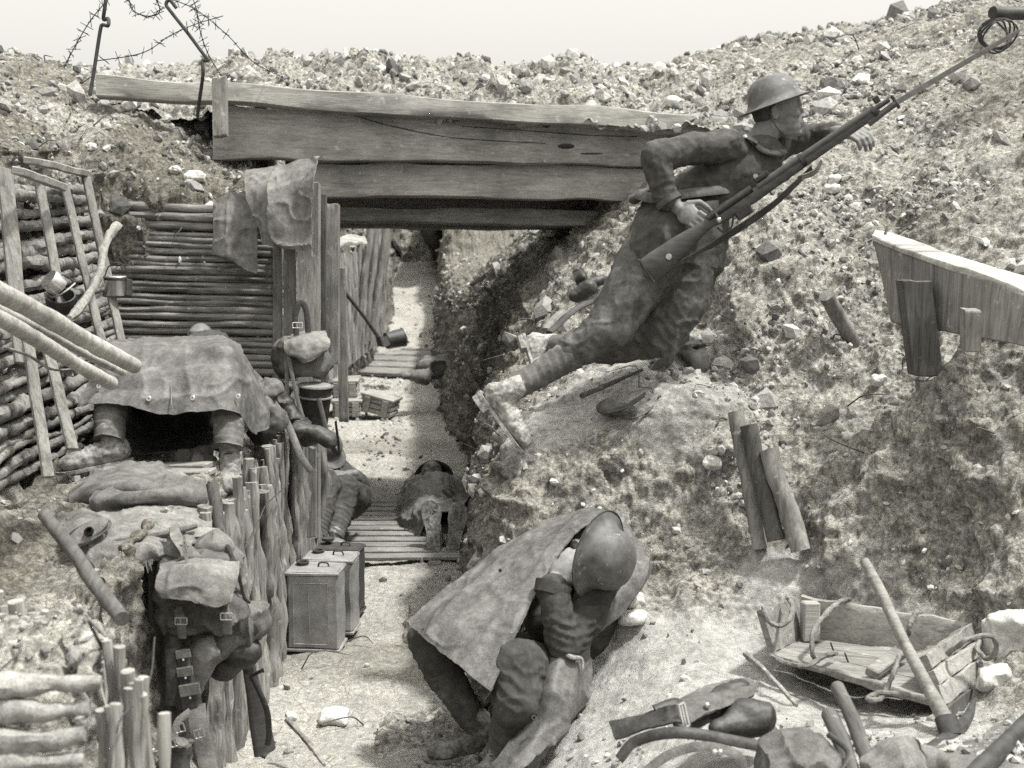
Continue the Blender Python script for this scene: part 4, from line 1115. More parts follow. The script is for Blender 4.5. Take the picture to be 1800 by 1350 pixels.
tr += chain([P(1180, 405, 5.6), P(1218, 450, 5.66), P(1192, 530, 5.64), P(1165, 592, 5.62), P(1090, 606, 5.68), P(1030, 612, 5.76)], [.135, .13, .118, .088, .078, .058], 20)
tr += [sph(P(1010, 610, 5.49), .066, 14), sph(P(1110, 560, 5.55), .06, 12)]
J = [(P(1045, 590, 5.5), .13, P(1100, 520, 5.5)-P(1000, 620, 5.5), .009, .045), (P(1160, 590, 5.6), .13, P(1190, 530, 5.6)-P(1090, 606, 5.6), .011, .04), (P(1150, 470, 5.5), .14, (.5, .2, -1), .006, .06), (P(1005, 622, 5.48), .06, (1, 0, .6), .006, .03)]
garment('trousers', lk, tr, M_TROU, J, .007, 3, .005, 13, 8)
puttee(lk, P(1012, 618, 5.49), P(903, 684, 5.46), .064, .046, M_PUTT, 9, 1)
puttee(lk, P(1040, 610, 5.75), P(968, 608, 5.82), .056, .046, M_PUTT, 5, 2)
fd = P(926, 766, 5.42)-P(866, 684, 5.44)
boot(lk, P(899, 690, 5.45), fd, (.80, -.05, .58), 1.12, M_BOOTL, .03)
boot(lk, P(962, 606, 5.84), P(940, 700, 5.76)-P(912, 600, 5.84), (.95, .1, .12), .95, M_BOOTL, .03)
# rifle
rf = thing('rifle', 'long rifle with fixed bayonet held by the kneeling lookout', 'rifle', P(1340, 330, 5.3))
A = P(1136, 470, 5.34); B = P(1566, 181, 5.22); ax = unit(B-A); dpt = np.array([0, -1., 0]); dpt = unit(dpt-ax*np.dot(dpt, ax)); upv = unit(np.cross(dpt, ax)); upv *= np.sign(upv[2])
LN = np.linalg.norm(B-A)
def rp(t, h=0, d=0): return A+ax*t*LN+upv*h+dpt*d
part('stock', tube([rp(0, -.012), rp(.04, -.011), rp(.14, -.004), rp(.22, .004), rp(.27, .004), rp(.33, -.002), rp(.45, -.002), rp(.6, 0), rp(.8, .002), rp(.955, .004)], [.050, .053, .043, .026, .020, .024, .026, .023, .020, .018], 18, 60, flat=.42, up=dpt), M_STOCK, rf)
part('handguard', tube([rp(.47, .018), rp(.7, .018), rp(.93, .018)], [.016, .015, .014], 12, 20, flat=.85, up=dpt), M_STOCK, rf)
part('butt_plate', bevbox(rp(-.006, -.012), (upv, dpt, ax), (.054, .021, .004), .002), M_IRON, rf)
part('disc', lathe([(.011, 0), (.012, .002), (.006, .003), (.001, .003)], rp(.085, -.012, .0235), dpt, 16), M_BRASS, rf)
part('receiver', tube([rp(.27, .024), rp(.33, .026), rp(.45, .026)], [.014, .017, .016], 12, 12), M_STEEL, rf)
part('magazine', bevbox(rp(.385, -.034), (ax, dpt, upv), (.034, .012, .019), .004), M_STEEL, rf)
part('trigger_guard', tube([rp(.28, -.025), rp(.29, -.052), rp(.32, -.056), rp(.345, -.028)], .004, 6, 18), M_STEEL, rf)
part('bolt_handle', tube([rp(.30, .026, .014), rp(.298, .018, .036), rp(.296, .004, .046)], .006, 8, 10), M_STEEL, rf)
part('bolt_knob', sph(rp(.296, .0, .048), .011, 10), M_BRIGHT, rf)
part('rear_sight', bevbox(rp(.50, .044), (ax, dpt, upv), (.03, .012, .008), .002), M_STEEL, rf)
part('sight_ring', lathe([(.006, -.002), (.009, -.002), (.009, .002), (.006, .002)], rp(.485, .058, .006), dpt, 12), M_BRASS, rf)
for t_ in (.64, .93):
    part('barrel_band', tube([rp(t_, .008), rp(t_+.014, .008)], (.0265 if t_ < .9 else .023), 16, 4, flat=.72, up=dpt), M_STEEL, rf)
part('muzzle', tube([rp(.93, .014), rp(1.0, .014)], .009, 12, 4), M_STEEL, rf)
part('foresight', bevbox(rp(.965, .042), (ax, dpt, upv), (.012, .008, .014), .003), M_STEEL, rf)
bt = P(1795, 52, 5.02)
b0 = rp(.935, -.012); b1 = rp(1.01, -.01)
part('bayonet_hilt', tube([rp(.90, -.018), rp(.97, -.014), rp(1.012, -.012)], [.014, .012, .013], 10, 10, flat=.7, up=dpt), M_STOCK, rf)
part('crossguard', tube([rp(1.015, -.035), rp(1.015, .022)], .007, 8, 4), M_STEEL, rf)
part('bayonet_blade', tube([b1, b1+(bt-b1)*.5, b1+(bt-b1)*.93, bt], [.0125, .0115, .009, .001], 6, 30, flat=.32, up=dpt), M_BLADE, rf)
part('sling', cloth([[rp(.10, -.052, .012), rp(.3, -.060, .02), rp(.5, -.056, .02), rp(.66, -.026, .02)], [rp(.10, -.058, -.014), rp(.3, -.088, -.004), rp(.5, -.082, -.004), rp(.66, -.045, -.004)]], 4, 40, .003, .003, 10, 2, edge=0), M_WEBD, rf)
part('sling', cloth([[rp(.60, -.030, .02), rp(.66, -.045, .024), rp(.70, -.028, .02)], [rp(.60, -.05, 0), rp(.66, -.065, .004), rp(.70, -.04, 0)]], 4, 20, .003, .003, 10, 2, edge=0), M_WEBL, rf)

# ===== 2. the huddled sleeper =====
sl = thing('person', 'soldier asleep sitting hunched at the foot of the bank, helmet drooping over his knees', 'person', P(960, 1290, 5.1))
hc = P(1035, 985, 4.92)
pc = head(hc, (-.55, -.35, -.75), (.6, -.62, .3), 1.0)
pc += [capsule(P(1048, 975, 5.0), P(1040, 945, 5.1), .055, .065)]
pc += hand(P(972, 1022, 4.74), P(1000, 985, 4.76)-P(972, 1022, 4.74), (.6, .7, .3), (.5, -.6, .3), .7, 1.05)
pc += chain([P(1040, 945, 5.1), P(1015, 1050, 5.12), P(1000, 1200, 5.2)], [.10, .12, .12])
pc += chain([P(1030, 960, 5.08), P(1062, 985, 4.95), P(995, 1140, 4.66), P(972, 1024, 4.74)], [.07, .05, .038, .024])
pc += chain([P(1000, 1200, 5.2), P(905, 1178, 4.62), P(885, 1310, 4.66)], [.10, .055, .035])
pc += chain([P(1000, 1200, 5.2), P(748, 1118, 5.0), P(836, 1280, 4.96)], [.10, .055, .035])
body(sl, pc, M_SKINL, .006)
helmet(sl, P(1056, 977, 4.76), (.78, -.60, -.17), (-.25, -.1, .95), s=1.06, flat=.94)
tun = chain([P(1035, 968, 5.16), P(1020, 1050, 5.1), P(1010, 1190, 5.2)], [.13, .165, .16], 20)
tun += chain([P(1030, 955, 5.08), P(1062, 1000, 4.93), P(1035, 1075, 4.78), P(992, 1135, 4.66), P(984, 1090, 4.66), P(972, 1036, 4.70)], [.10, .078, .07, .062, .058, .054], 18)
tun += chain([P(1020, 1000, 5.1), P(960, 1090, 4.95)], [.11, .08], 14)
J = [(P(992, 1120, 4.66), .13, (.2, 0, 1), .009, .032), (P(1030, 1080, 4.78), .11, (-.4, 0, 1), .008, .034), (P(985, 1070, 4.68), .08, (0.1, 0, 1), .006, .03)]
tn = garment('tunic', sl, tun, M_WOOLD, J, .007, 3, .004, 17, 13)
cdir = P(980, 1016, 4.71)-P(970, 1050, 4.69)
part('cuff', lathe([(.040, -.03), (.060, -.03), (.064, 0), (.0655, .012), (.060, .012), (.045, 0)], P(972, 1032, 4.70), cdir, 26, None), M_WOOL, tn)
part('collar', tube([P(1005, 950, 4.98), P(1020, 935, 5.0), P(1050, 930, 5.02)], .022, 8, 16, flat=.5), M_WOOLD, tn)
tr = chain([P(1000, 1200, 5.2), P(960, 1185, 4.85), P(910, 1172, 4.60), P(908, 1236, 4.56)], [.14, .10, .094, .086], 20)
tr += chain([P(1000, 1200, 5.2), P(850, 1140, 5.1), P(750, 1122, 5.0), P(784, 1190, 4.98)], [.14, .10, .072, .070], 20)
J = [(P(915, 1190, 4.56), .12, (.6, 0, .8), .008, .04), (P(755, 1150, 4.97), .12, (-.3, 0, 1), .008, .04), (P(945, 1200, 4.58), .06, (1, 0, .3), .007, .022)]
garment('trousers', sl, tr, M_WOOL, J, .007, 3, .004, 14, 18)
puttee(sl, P(908, 1232, 4.58), P(885, 1315, 4.66), .076, .054, M_PUTTD, 6, 3)
puttee(sl, P(778, 1180, 4.98), P(838, 1278, 4.95), .066, .047, M_PUTTD, 9, 4)
boot(sl, P(840, 1278, 4.95), (-.92, -.25, -.05), (0.2, 0, 1), 1.02, M_BOOT, .03)
boot(sl, P(880, 1312, 4.66), (-.55, -.75, -.05), (0, 0, 1), 1.0, M_BOOT, .03)
gs_ = thing('ground_sheet', 'stiff muddy groundsheet draped over the huddled sleeping soldier', 'groundsheet', P(900, 1200, 4.8))
part('sheet', cloth(pix([[(1005, 900, 5.22), (1028, 896, 5.12), (1055, 896, 5.04), (1078, 905, 4.98)],
    [(910, 945, 5.12), (945, 955, 4.98), (985, 950, 4.90), (1015, 938, 4.92)],
    [(815, 1012, 5.02), (862, 1030, 4.84), (925, 1040, 4.74), (958, 1018, 4.76)],
    [(755, 1058, 4.94), (800, 1092, 4.74), (868, 1130, 4.60), (915, 1105, 4.63)],
    [(716, 1096, 4.90), (758, 1132, 4.72), (815, 1178, 4.56), (862, 1216, 4.48)]]), 110, 90, .0035, .010, 6, 21, P(860, 1190, 4.6)-P(1040, 900, 5), .003, (2.2, .014)), M_TARP, gs_)
part('sheet', cloth(pix([[(1078, 900, 5.18), (1105, 925, 5.2), (1122, 950, 5.16), (1128, 965, 5.2)],
    [(1085, 995, 4.98), (1108, 995, 4.96), (1130, 1000, 4.97), (1142, 1008, 5.02)],
    [(1035, 1062, 4.84), (1062, 1060, 4.80), (1088, 1062, 4.84), (1098, 1070, 4.92)],
    [(975, 1135, 4.70), (1000, 1130, 4.66), (1022, 1128, 4.72), (1038, 1130, 4.82)],
    [(950, 1195, 4.60), (975, 1195, 4.55), (1015, 1190, 4.66), (1040, 1195, 4.8)],
    [(938, 1255, 4.56), (960, 1270, 4.48), (995, 1268, 4.58), (1020, 1248, 4.7)],
    [(890, 1318, 4.50), (915, 1325, 4.42), (945, 1315, 4.48), (965, 1298, 4.55)],
    [(835, 1378, 4.44), (865, 1390, 4.36), (900, 1385, 4.38), (915, 1370, 4.45)]]), 120, 50, .0035, .013, 8, 22, (-.5, 0, -1), .003, (1.6, .03)), M_TARP, gs_)
part('fold', cloth(pix([[(862, 1216, 4.50), (880, 1190, 4.60), (905, 1130, 4.66)], [(852, 1232, 4.52), (845, 1215, 4.62), (880, 1160, 4.7)]]), 10, 26, .004, .006, 9, 25), M_TARP, gs_)
eyelets(gs_, [P(746, 1108, 4.80), P(807, 1160, 4.60), P(880, 1003, 4.85)], (-.3, -.9, .4), M_IRON)
eyelets(gs_, [P(1062, 1074, 4.78), P(1004, 1130, 4.64), P(938, 1262, 4.46)], (.2, -.9, .4), M_IRON, .009)
part('cord', tube([P(990, 1147, 4.62), P(1005, 1155, 4.6), P(1022, 1158, 4.62), P(1024, 1175, 4.62)], [.006, .009, .006, .004], 8, 16), M_BAG, gs_)

# ===== 3. the covered man on the bench =====
cv = thing('person', 'man asleep on the bench, hidden under a groundsheet with only puttees and boots showing', 'person', P(300, 800, 5.8))
pc = chain([P(192, 765, 5.38), P(208, 640, 5.62), P(290, 668, 6.3), P(330, 640, 6.75)], [.034, .055, .11, .12])
pc += chain([P(404, 780, 5.40), P(402, 640, 5.62), P(300, 668, 6.3)], [.034, .055, .11])
pc += head(P(352, 606, 6.92), (0, -.7, .7), (0, .8, .6), .95)
body(cv, pc, M_SKIN, .008)
tr = chain([P(196, 728, 5.46), P(208, 654, 5.64), P(290, 668, 6.3)], [.062, .075, .15], 16)+chain([P(402, 728, 5.52), P(400, 656, 5.66), P(300, 672, 6.3)], [.062, .075, .15], 16)
garment('trousers', cv, tr, M_WOOLD, (), .009, 3, .005, 13, 28)
garment('tunic', cv, chain([P(300, 672, 6.3), P(330, 650, 6.75), P(366, 628, 6.8)], [.15, .15, .14], 16), M_WOOL, (), .009, 3, .006, 12, 29)
puttee(cv, P(196, 700, 5.43), P(192, 775, 5.33), .064, .055, M_PUTT, 6, 5)
puttee(cv, P(401, 705, 5.45), P(402, 786, 5.36), .062, .054, M_PUTT, 7, 6)
boot(cv, P(192, 770, 5.34), (-.86, -.50, -.10), (-.12, .0, 1), 1.08, M_BOOT, .03)
boot(cv, P(402, 782, 5.38), (.06, -.78, -.62), (.0, -.62, .78), 1.0, M_BOOT, .03)
gs2 = thing('ground_sheet', 'wide buttoned groundsheet covering the man on the bench', 'groundsheet', P(300, 800, 5.7))
part('sheet', cloth(pix([[(225, 602, 6.6), (270, 600, 6.7), (330, 597, 6.7), (385, 597, 6.6), (408, 603, 6.4)],
    [(186, 602, 5.60), (255, 600, 5.64), (330, 598, 5.66), (392, 597, 5.60), (422, 612, 5.72)],
    [(168, 640, 5.44), (245, 648, 5.42), (325, 648, 5.42), (402, 640, 5.42), (442, 668, 5.64)],
    [(148, 686, 5.40), (240, 688, 5.34), (322, 692, 5.34), (402, 688, 5.36), (456, 718, 5.62)],
    [(136, 716, 5.36), (205, 712, 5.30), (295, 729, 5.30), (400, 722, 5.32), (449, 764, 5.58)]]), 100, 120, .0035, .007, 7, 31, (0, -.3, -1), .003, (4.0, .012)), M_TARP, gs2)
part('side_fold', cloth(pix([[(412, 606, 5.9), (440, 640, 6.0), (450, 670, 6.1)], [(448, 690, 5.72), (464, 710, 5.8), (472, 720, 5.95)], [(452, 760, 5.66), (470, 755, 5.75), (476, 745, 5.9)]]), 30, 16, .004, .008, 9, 33), M_TARP, gs2)
part('cavity_shade', cloth(pix([[(170, 660, 5.95), (300, 665, 6.1), (405, 665, 6.05)], [(165, 720, 5.85), (300, 740, 6.05), (410, 740, 6.0)], [(170, 790, 5.75), (300, 794, 5.9), (415, 788, 5.85)]]), 20, 40, .004, .014, 7, 34), M_WEBD, gs2)  # near-black sheet standing in for the shade behind the legs
part('seam', tube([P(297, 604, 5.76), P(299, 650, 5.43), P(301, 700, 5.31), P(302, 724, 5.29)], .0022, 5, 30), M_SACK, gs2)
eyelets(gs2, [P(174, 679, 5.36), P(262, 701, 5.30), P(339, 700, 5.31), P(419, 697, 5.36)], (0, -1, .25), M_BRIGHT, .010)

# ===== 4. man lying at the right of the duckboard =====
ly = thing('person', 'soldier lying on his back on the trench floor with hobnailed soles towards the camera', 'person', P(795, 960, 8.4))
pc = head(P(776, 838, 9.55), (0.1, -.45, .85), (0, .9, .4), 1.0)+chain([P(778, 848, 9.4), P(788, 862, 9.1), P(792, 893, 8.7)], [.06, .13, .12])
pc += chain([P(792, 893, 8.7), P(784, 920, 8.3), P(790, 950, 7.95)], [.1, .06, .04])+chain([P(792, 893, 8.7), P(815, 912, 8.3), P(824, 940, 7.95)], [.1, .06, .04])
body(ly, pc, M_SKIN, .009)
helmet(ly, P(780, 838, 9.72), (-.08, .86, .48), (0, .5, -.8), s=1.02)
garment('tunic', ly, chain([P(784, 856, 9.3), P(790, 874, 9.05), P(792, 900, 8.6)], [.10, .13, .12], 16), M_WOOLD, (), .01, 3, .006, 12, 41)
garment('trousers', ly, chain([P(792, 903, 8.65), P(786, 922, 8.3), P(790, 940, 8.05)], [.12, .085, .07], 14)+chain([P(792, 903, 8.65), P(812, 918, 8.3), P(822, 935, 8.05)], [.12, .085, .07], 14), M_WOOLD, (), .009, 3, .006, 13, 42)
boot(ly, P(788, 948, 7.75), (-.12, .25, 1), (.08, 1, -.25), 1.1, M_BOOT, .03)
boot(ly, P(820, 952, 7.75), (.14, .2, 1), (.0, 1, -.1), 1.1, M_BOOT, .03)
gc = solo('greatcoat', cloth(pix([[(744, 846, 9.75), (765, 836, 9.6), (790, 833, 9.55), (846, 840, 9.6)],
    [(722, 872, 9.25), (752, 850, 9.05), (790, 842, 8.95), (850, 866, 9.1)],
    [(699, 905, 8.85), (745, 878, 8.6), (785, 872, 8.5), (843, 886, 8.6)],
    [(708, 930, 8.45), (745, 908, 8.2), (778, 888, 8.1), (842, 890, 8.15)],
    [(742, 958, 7.98), (762, 945, 7.94), (784, 903, 7.93), (836, 908, 7.96)]]), 60, 60, .006, .022, 7, 43, (.2, -1, 0), .004), M_TARPD, 'dark stained coat spread over the man lying right of the duckboard', 'coat')

ly.location.x -= .07; gc.location.x -= .09
# ===== 5. man slumped at the end of the bench =====
sm = thing('person', 'soldier slumped asleep behind the petrol tins with hands folded on his lap', 'person', P(585, 935, 7.8))
hc = P(568, 800, 7.95)
pc = head(hc, (.3, -.75, -.5), (0.15, -.2, .95), 1.0)+[capsule(hc, P(556, 825, 8.05), .055, .06)]
pc += chain([P(556, 828, 8.05), P(562, 870, 8.1), P(570, 905, 8.1)], [.11, .13, .13])
pc += hand(P(580, 832, 7.72), (.8, -.35, -.2), (0, .3, -1), (.2, .9, .2), .6, 1.0)+hand(P(612, 834, 7.78), (-.8, -.4, -.05), (0, .3, -1), (.2, .9, .2), .5, 1.0)
pc += chain([P(548, 830, 7.95), P(545, 860, 7.75), P(578, 833, 7.74)], [.05, .04, .025])+chain([P(590, 826, 8.1), P(632, 850, 7.95), P(613, 835, 7.8)], [.05, .04, .025])
pc += chain([P(565, 900, 8.05), P(572, 850, 7.6), P(560, 938, 7.45)], [.09, .055, .035])+chain([P(575, 900, 8.1), P(606, 858, 7.7), P(590, 940, 7.5)], [.09, .055, .035])
body(sm, pc, M_SKIN, .006)
helmet(sm, hc+np.array([.01, 0, .03]), (.45, -.35, .82), (.3, -.9, -.2), s=1.0)
garment('tunic', sm, chain([P(558, 828, 8.05), P(562, 868, 8.05), P(570, 900, 8.05)], [.15, .17, .17], 16)+chain([P(545, 830, 7.95), P(545, 858, 7.78), P(575, 836, 7.74)], [.07, .06, .045], 14)+chain([P(590, 826, 8.1), P(632, 850, 7.95), P(616, 838, 7.81)], [.08, .06, .045], 14), M_WOOL, (), .008, 3, .006, 14, 51)
garment('trousers', sm, chain([P(565, 900, 8.0), P(573, 852, 7.6), P(566, 895, 7.5)], [.14, .085, .07], 16)+chain([P(575, 900, 8.05), P(606, 860, 7.7), P(600, 900, 7.6)], [.14, .085, .07], 16), M_WOOL, [(P(573, 860, 7.6), .12, (0, 0, 1), .008, .05), (P(604, 868, 7.65), .12, (0, 0, 1), .008, .05)], .008, 3, .005, 14, 52)
puttee(sm, P(567, 893, 7.5), P(558, 940, 7.42), .066, .048, M_PUTTD, 7, 7)
puttee(sm, P(601, 893, 7.6), P(588, 944, 7.48), .066, .048, M_PUTTD, 7, 8)
boot(sm, P(558, 940, 7.42), (.3, -.95, 0), (0, 0, 1), 1.0, M_BOOT, .02)
boot(sm, P(590, 942, 7.48), (.5, -.85, 0), (0, 0, 1), 1.0, M_BOOT, .02)
solo('greatcoat', cloth(pix([[(592, 818, 8.0), (612, 822, 7.95), (630, 838, 7.9)], [(606, 838, 7.75), (630, 850, 7.75), (648, 865, 7.9)], [(622, 870, 7.7), (640, 880, 7.75), (650, 878, 7.95)], [(618, 915, 7.75), (630, 908, 7.85), (642, 898, 8.0)]]), 40, 26, .008, .014, 9, 55), M_WOOLD, 'dark coat hanging off the knees of the man slumped behind the tins', 'coat')
# ------------------------------------------------------------------ kit and loose objects
M_HOLE = NT('dark_hole', .9, .1).out(); M_HOLE.node_tree.nodes['Principled BSDF'].inputs['Base Color'].default_value = g(.012)
def strap(pts, w_=.012, flat=.22, up=(0, -1, .2), seg=30):
    return tube(pts, w_, 8, seg, True, .03, 3, flat, up)
def buckle(parent, c, a, b, hw, hh, r=.003, mat=None):
    a = unit(a); b = unit(b); c = np.asarray(c)
    loop = [c+a*hw*x+b*hh*y for x, y in ((-1, -1), (0, -1), (1, -1), (1, 0), (1, 1), (0, 1), (-1, 1), (-1, 0), (-1, -1))]
    m = MB()
    for i in range(0, 8, 2): m.add(tube([loop[i], loop[i+1], loop[i+2]], r, 6, 6))
    m.add(tube([c-a*hw*.1+b*hh, c-a*hw*.1-b*hh], r*.8, 6, 3))
    return part('buckle', m.vf(), mat or M_BRIGHT, parent)
def softblob(pieces, amp=.009, freq=9, seed=0, voxel=.008, joints=(), smooth=5):
    return wrinkled(fuse(pieces, voxel, smooth), amp, freq, joints, seed)
cam_x = np.array([1., 0, 0]); cam_u = CU; toward = -CF
# --- hessian over the corner post
sk = thing('sacking', 'two pieces of torn hessian sacking hung over the widest corner post', 'sacking', P(470, 460, 6.8))
part('cloth', cloth(pix([[(432, 300, 7.0), (470, 292, 6.95), (508, 286, 6.9), (562, 275, 6.75)], [(430, 335, 6.85), (470, 330, 6.78), (512, 322, 6.76), (550, 312, 6.68)],
    [(448, 385, 6.8), (478, 385, 6.74), (520, 380, 6.74), (548, 372, 6.7)], [(462, 428, 6.8), (490, 436, 6.76), (528, 440, 6.74), (552, 450, 6.72)]]), 60, 50, .005, .016, 8, 61, (0, 0, 1), .006), M_SACK, sk)
part('cloth', cloth(pix([[(376, 352, 7.0), (400, 342, 6.98), (425, 338, 6.95), (448, 336, 6.92)], [(375, 395, 6.95), (402, 392, 6.9), (430, 390, 6.9), (455, 388, 6.88)],
    [(374, 445, 6.94), (400, 446, 6.88), (424, 440, 6.9), (452, 432, 6.88)], [(386, 440, 6.93), (408, 456, 6.9), (430, 474, 6.9), (452, 480, 6.9)]]), 50, 40, .005, .012, 9, 62, (0, 0, 1), .006), M_SACK, sk)
# --- mess tins
mt = thing('mess_tin', 'bright cylindrical mess tin hung from a nail beside the log wall', 'mess tin', P(206, 520, 6.4))
part('body', lathe([(.001, -.045), (.05, -.045), (.052, -.04), (.052, .038), (.054, .042), (.05, .046), (.001, .044)], P(204, 502, 6.4), (.02, 0, 1), 26), M_BRIGHT, mt)
part('band', lathe([(.0535, .026), (.0545, .027), (.0545, .036), (.0535, .037)], P(204, 502, 6.4), (.02, 0, 1), 26), M_IRON, mt)
part('handle', tube([P(184, 488, 6.38), P(190, 470, 6.36), P(205, 462, 6.34), P(220, 470, 6.36), P(224, 488, 6.38)], .003, 6, 24), M_IRON, mt)
part('side', bevbox(P(221, 506, 6.42), (cam_x, CF, cam_u), (.022, .04, .042), .006), M_IRON, mt)
mt = thing('mess_tin', 'tilted mess tin with a bright end and dark pot hanging on the slat wall', 'mess tin', P(105, 540, 5.6))
part('lid', lathe([(.001, -.03), (.042, -.03), (.044, -.02), (.044, .02), (.04, .03), (.001, .03)], P(95, 497, 5.5), (-.5, -.5, .6), 22), M_BRIGHT, mt)
part('pot', lathe([(.001, -.05), (.04, -.05), (.056, -.03), (.06, .02), (.062, .025), (.056, .026), (.05, -.03)], P(106, 528, 5.6), (.15, -.45, .9), 24), M_WEBD, mt)
part('rim', tube([P(78, 515, 5.53), P(95, 522, 5.5), P(115, 512, 5.5), P(132, 498, 5.54)], .004, 6, 20), M_TIN, mt)
part('handle', tube([P(84, 506, 5.55), P(90, 488, 5.5), P(115, 484, 5.5), P(132, 500, 5.55)], .003, 6, 20), M_IRON, mt)
# --- pack and bucket hanging on the posts
pk = thing('haversack', 'bulging canvas haversack hanging high on the corner posts', 'haversack', P(535, 660, 6.35))
part('body', softblob([bevbox(P(533, 628, 6.35), (cam_x, CF, cam_u), (.10, .08, .09), .02), sph(P(560, 640, 6.36), (.06, .07, .075), 12), sph(P(500, 630, 6.38), (.055, .06, .10), 12)], .009, 10, 71), M_WEB, pk)
part('flap', cloth(pix([[(505, 592, 6.36), (535, 582, 6.36), (572, 582, 6.36)], [(500, 604, 6.26), (535, 596, 6.22), (580, 600, 6.28)], [(505, 622, 6.22), (535, 620, 6.19), (576, 614, 6.25)], [(520, 626, 6.22), (537, 638, 6.20), (572, 618, 6.25)]]), 30, 34, .005, .006, 10, 72), M_WEBL, pk)
part('strap', strap([P(521, 590, 6.3), P(519, 555, 6.3), P(528, 532, 6.3), P(538, 545, 6.3), P(542, 585, 6.3)], .014), M_WEBD, pk)
buckle(pk, P(523, 572, 6.27), cam_x, cam_u, .022, .012)
for a_ in ([(502, 600, 6.26), (504, 660, 6.22), (506, 730, 6.2)], [(504, 610, 6.24), (520, 690, 6.18), (538, 752, 6.16)]):
    part('strap', strap([P(*c) for c in a_], .009), M_WEB, pk)
bk = thing('bucket', 'dark dented canteen bucket hanging under the haversack', 'bucket', P(552, 748, 6.3))
part('body', lathe([(.001, -.11), (.055, -.11), (.06, -.10), (.075, .06), (.078, .085), (.074, .085), (.056, -.09)], P(554, 708, 6.3), (.05, -.05, 1), 26), M_WEBD, bk)
for h_ in (.08, .03): part('rim', lathe([(.074+h_*.04, h_-.004), (.079+h_*.04, h_-.003), (.079+h_*.04, h_+.003), (.074+h_*.04, h_+.004)], P(554, 708, 6.3), (.05, -.05, 1), 26), M_TIN, bk)
sc_ = thing('equipment_bundle', 'tangle of dark belts and canvas heaped on top of the brushwood sticks', 'equipment', P(520, 770, 6.2))
part('canvas', softblob([capsule(P(480, 690, 6.2), P(545, 770, 6.15), .05, .045), capsule(P(470, 705, 6.25), P(500, 690, 6.3), .05, .04), capsule(P(525, 755, 6.1), P(580, 775, 6.1), .035, .03), sph(P(460, 745, 6.0), (.07, .05, .09))], .012, 11, 75, .009), M_WEBD, sc_)
part('strap', strap([P(475, 700, 6.1), P(505, 745, 6.05), P(528, 800, 6.0), P(546, 828, 6.0)], .016), M_WEBL, sc_)
part('strap', strap([P(560, 700, 6.2), P(578, 770, 6.15), P(596, 800, 6.2), P(590, 740, 6.25)], .011), M_WEBD, sc_)
solo('jacket', softblob([capsule(P(438, 690, 6.0), P(478, 680, 6.1), .05, .04), capsule(P(455, 720, 6.0), P(488, 735, 6.0), .045, .035), capsule(P(440, 660, 6.1), P(470, 690, 6.1), .04, .03)], .016, 12, 76, .007), M_SACKD, 'crumpled dark cloth between the covered man and the haversack', 'cloth')
# --- folded sack, hessian mat and cap on the bench
fs = thing('folded_sack', 'plump folded hessian sack lying on the bench below the covered man', 'sack', P(240, 898, 4.85))
part('fold', cloth(pix([[(175, 834, 5.35), (225, 822, 5.4), (275, 828, 5.42), (320, 844, 5.4)],
    [(148, 842, 5.10), (215, 818, 5.10), (285, 826, 5.12), (345, 848, 5.12)],
    [(128, 856, 4.95), (205, 830, 4.92), (275, 838, 4.92), (352, 854, 4.97)],
    [(116, 880, 4.84), (190, 858, 4.80), (262, 860, 4.78), (356, 870, 4.84)],
    [(120, 894, 4.84), (190, 888, 4.84), (262, 884, 4.84), (345, 888, 4.84)]]), 90, 120, .008, .020, 4.5, 81, (1, 0, .15), .004), M_SACKD, fs)
part('fold', cloth(pix([[(168, 866, 4.80), (230, 860, 4.82), (300, 856, 4.84), (356, 860, 4.88)],
    [(160, 880, 4.74), (225, 874, 4.72), (305, 866, 4.74), (362, 872, 4.82)],
    [(172, 894, 4.76), (235, 894, 4.75), (310, 890, 4.76), (356, 886, 4.82)]]), 60, 100, .008, .018, 5, 82, (1, 0, .1), .004), M_SACKD, fs)
part('filling', softblob([capsule(P(160, 874, 4.95), P(335, 872, 5.0), .055, .05), capsule(P(200, 850, 5.1), P(310, 848, 5.15), .06, .055)], .008, 9, 84, .009), M_SACK, fs)
# --- the mat
mt_ = thing('sacking_mat', 'flat hessian sacking spread over the near end of the bench with a frayed edge', 'sacking', P(250, 1000, 4.4))
part('cloth', cloth(pix([[(118, 905, 4.85), (180, 892, 4.88), (260, 885, 4.9), (352, 888, 4.9)], [(98, 912, 4.6), (190, 912, 4.57), (280, 905, 4.6), (372, 925, 4.64)],
    [(128, 960, 4.42), (205, 945, 4.38), (280, 932, 4.42), (362, 945, 4.5)], [(178, 1008, 4.26), (215, 990, 4.22), (262, 962, 4.25), (335, 960, 4.4)], [(182, 1022, 4.24), (222, 1005, 4.22), (268, 985, 4.26), (330, 985, 4.42)]]), 70, 90, .007, .012, 9, 83, None, .008), M_SACK, mt_)
fr = MB(); rr = random.Random(4)
for i in range(46):
    f = i/45; p_ = P(182+86*f, 1020-38*f, 4.23); fr.add(tube([p_, p_+np.array([rr.uniform(-.012, .012), -.004, -rr.uniform(.015, .035)])], .0013, 4, 3))
part('fringe', fr.vf(), M_SACK, mt_)
part('hem', tube([P(178, 955, 4.38), P(230, 948, 4.34), P(290, 938, 4.36), P(345, 925, 4.45)], .009, 8, 40, True, .3, 5), M_SACKD, mt_)
gm = thing('leather_pad', 'pale oval leather pad with a round dark hole lying on the hessian mat', 'leather pad', P(154, 950, 4.38))
axp = unit(np.array([-.25, -.72, .65])); xd = P(188, 920, 4.4)-P(120, 950, 4.36)
part('pad', lathe([(.001, -.012), (.072, -.012), (.078, -.004), (.079, .004), (.07, .010), (.05, .012), (.001, .012)], P(153, 937, 4.37), axp, 36, xd, .43), M_WEBL, gm)
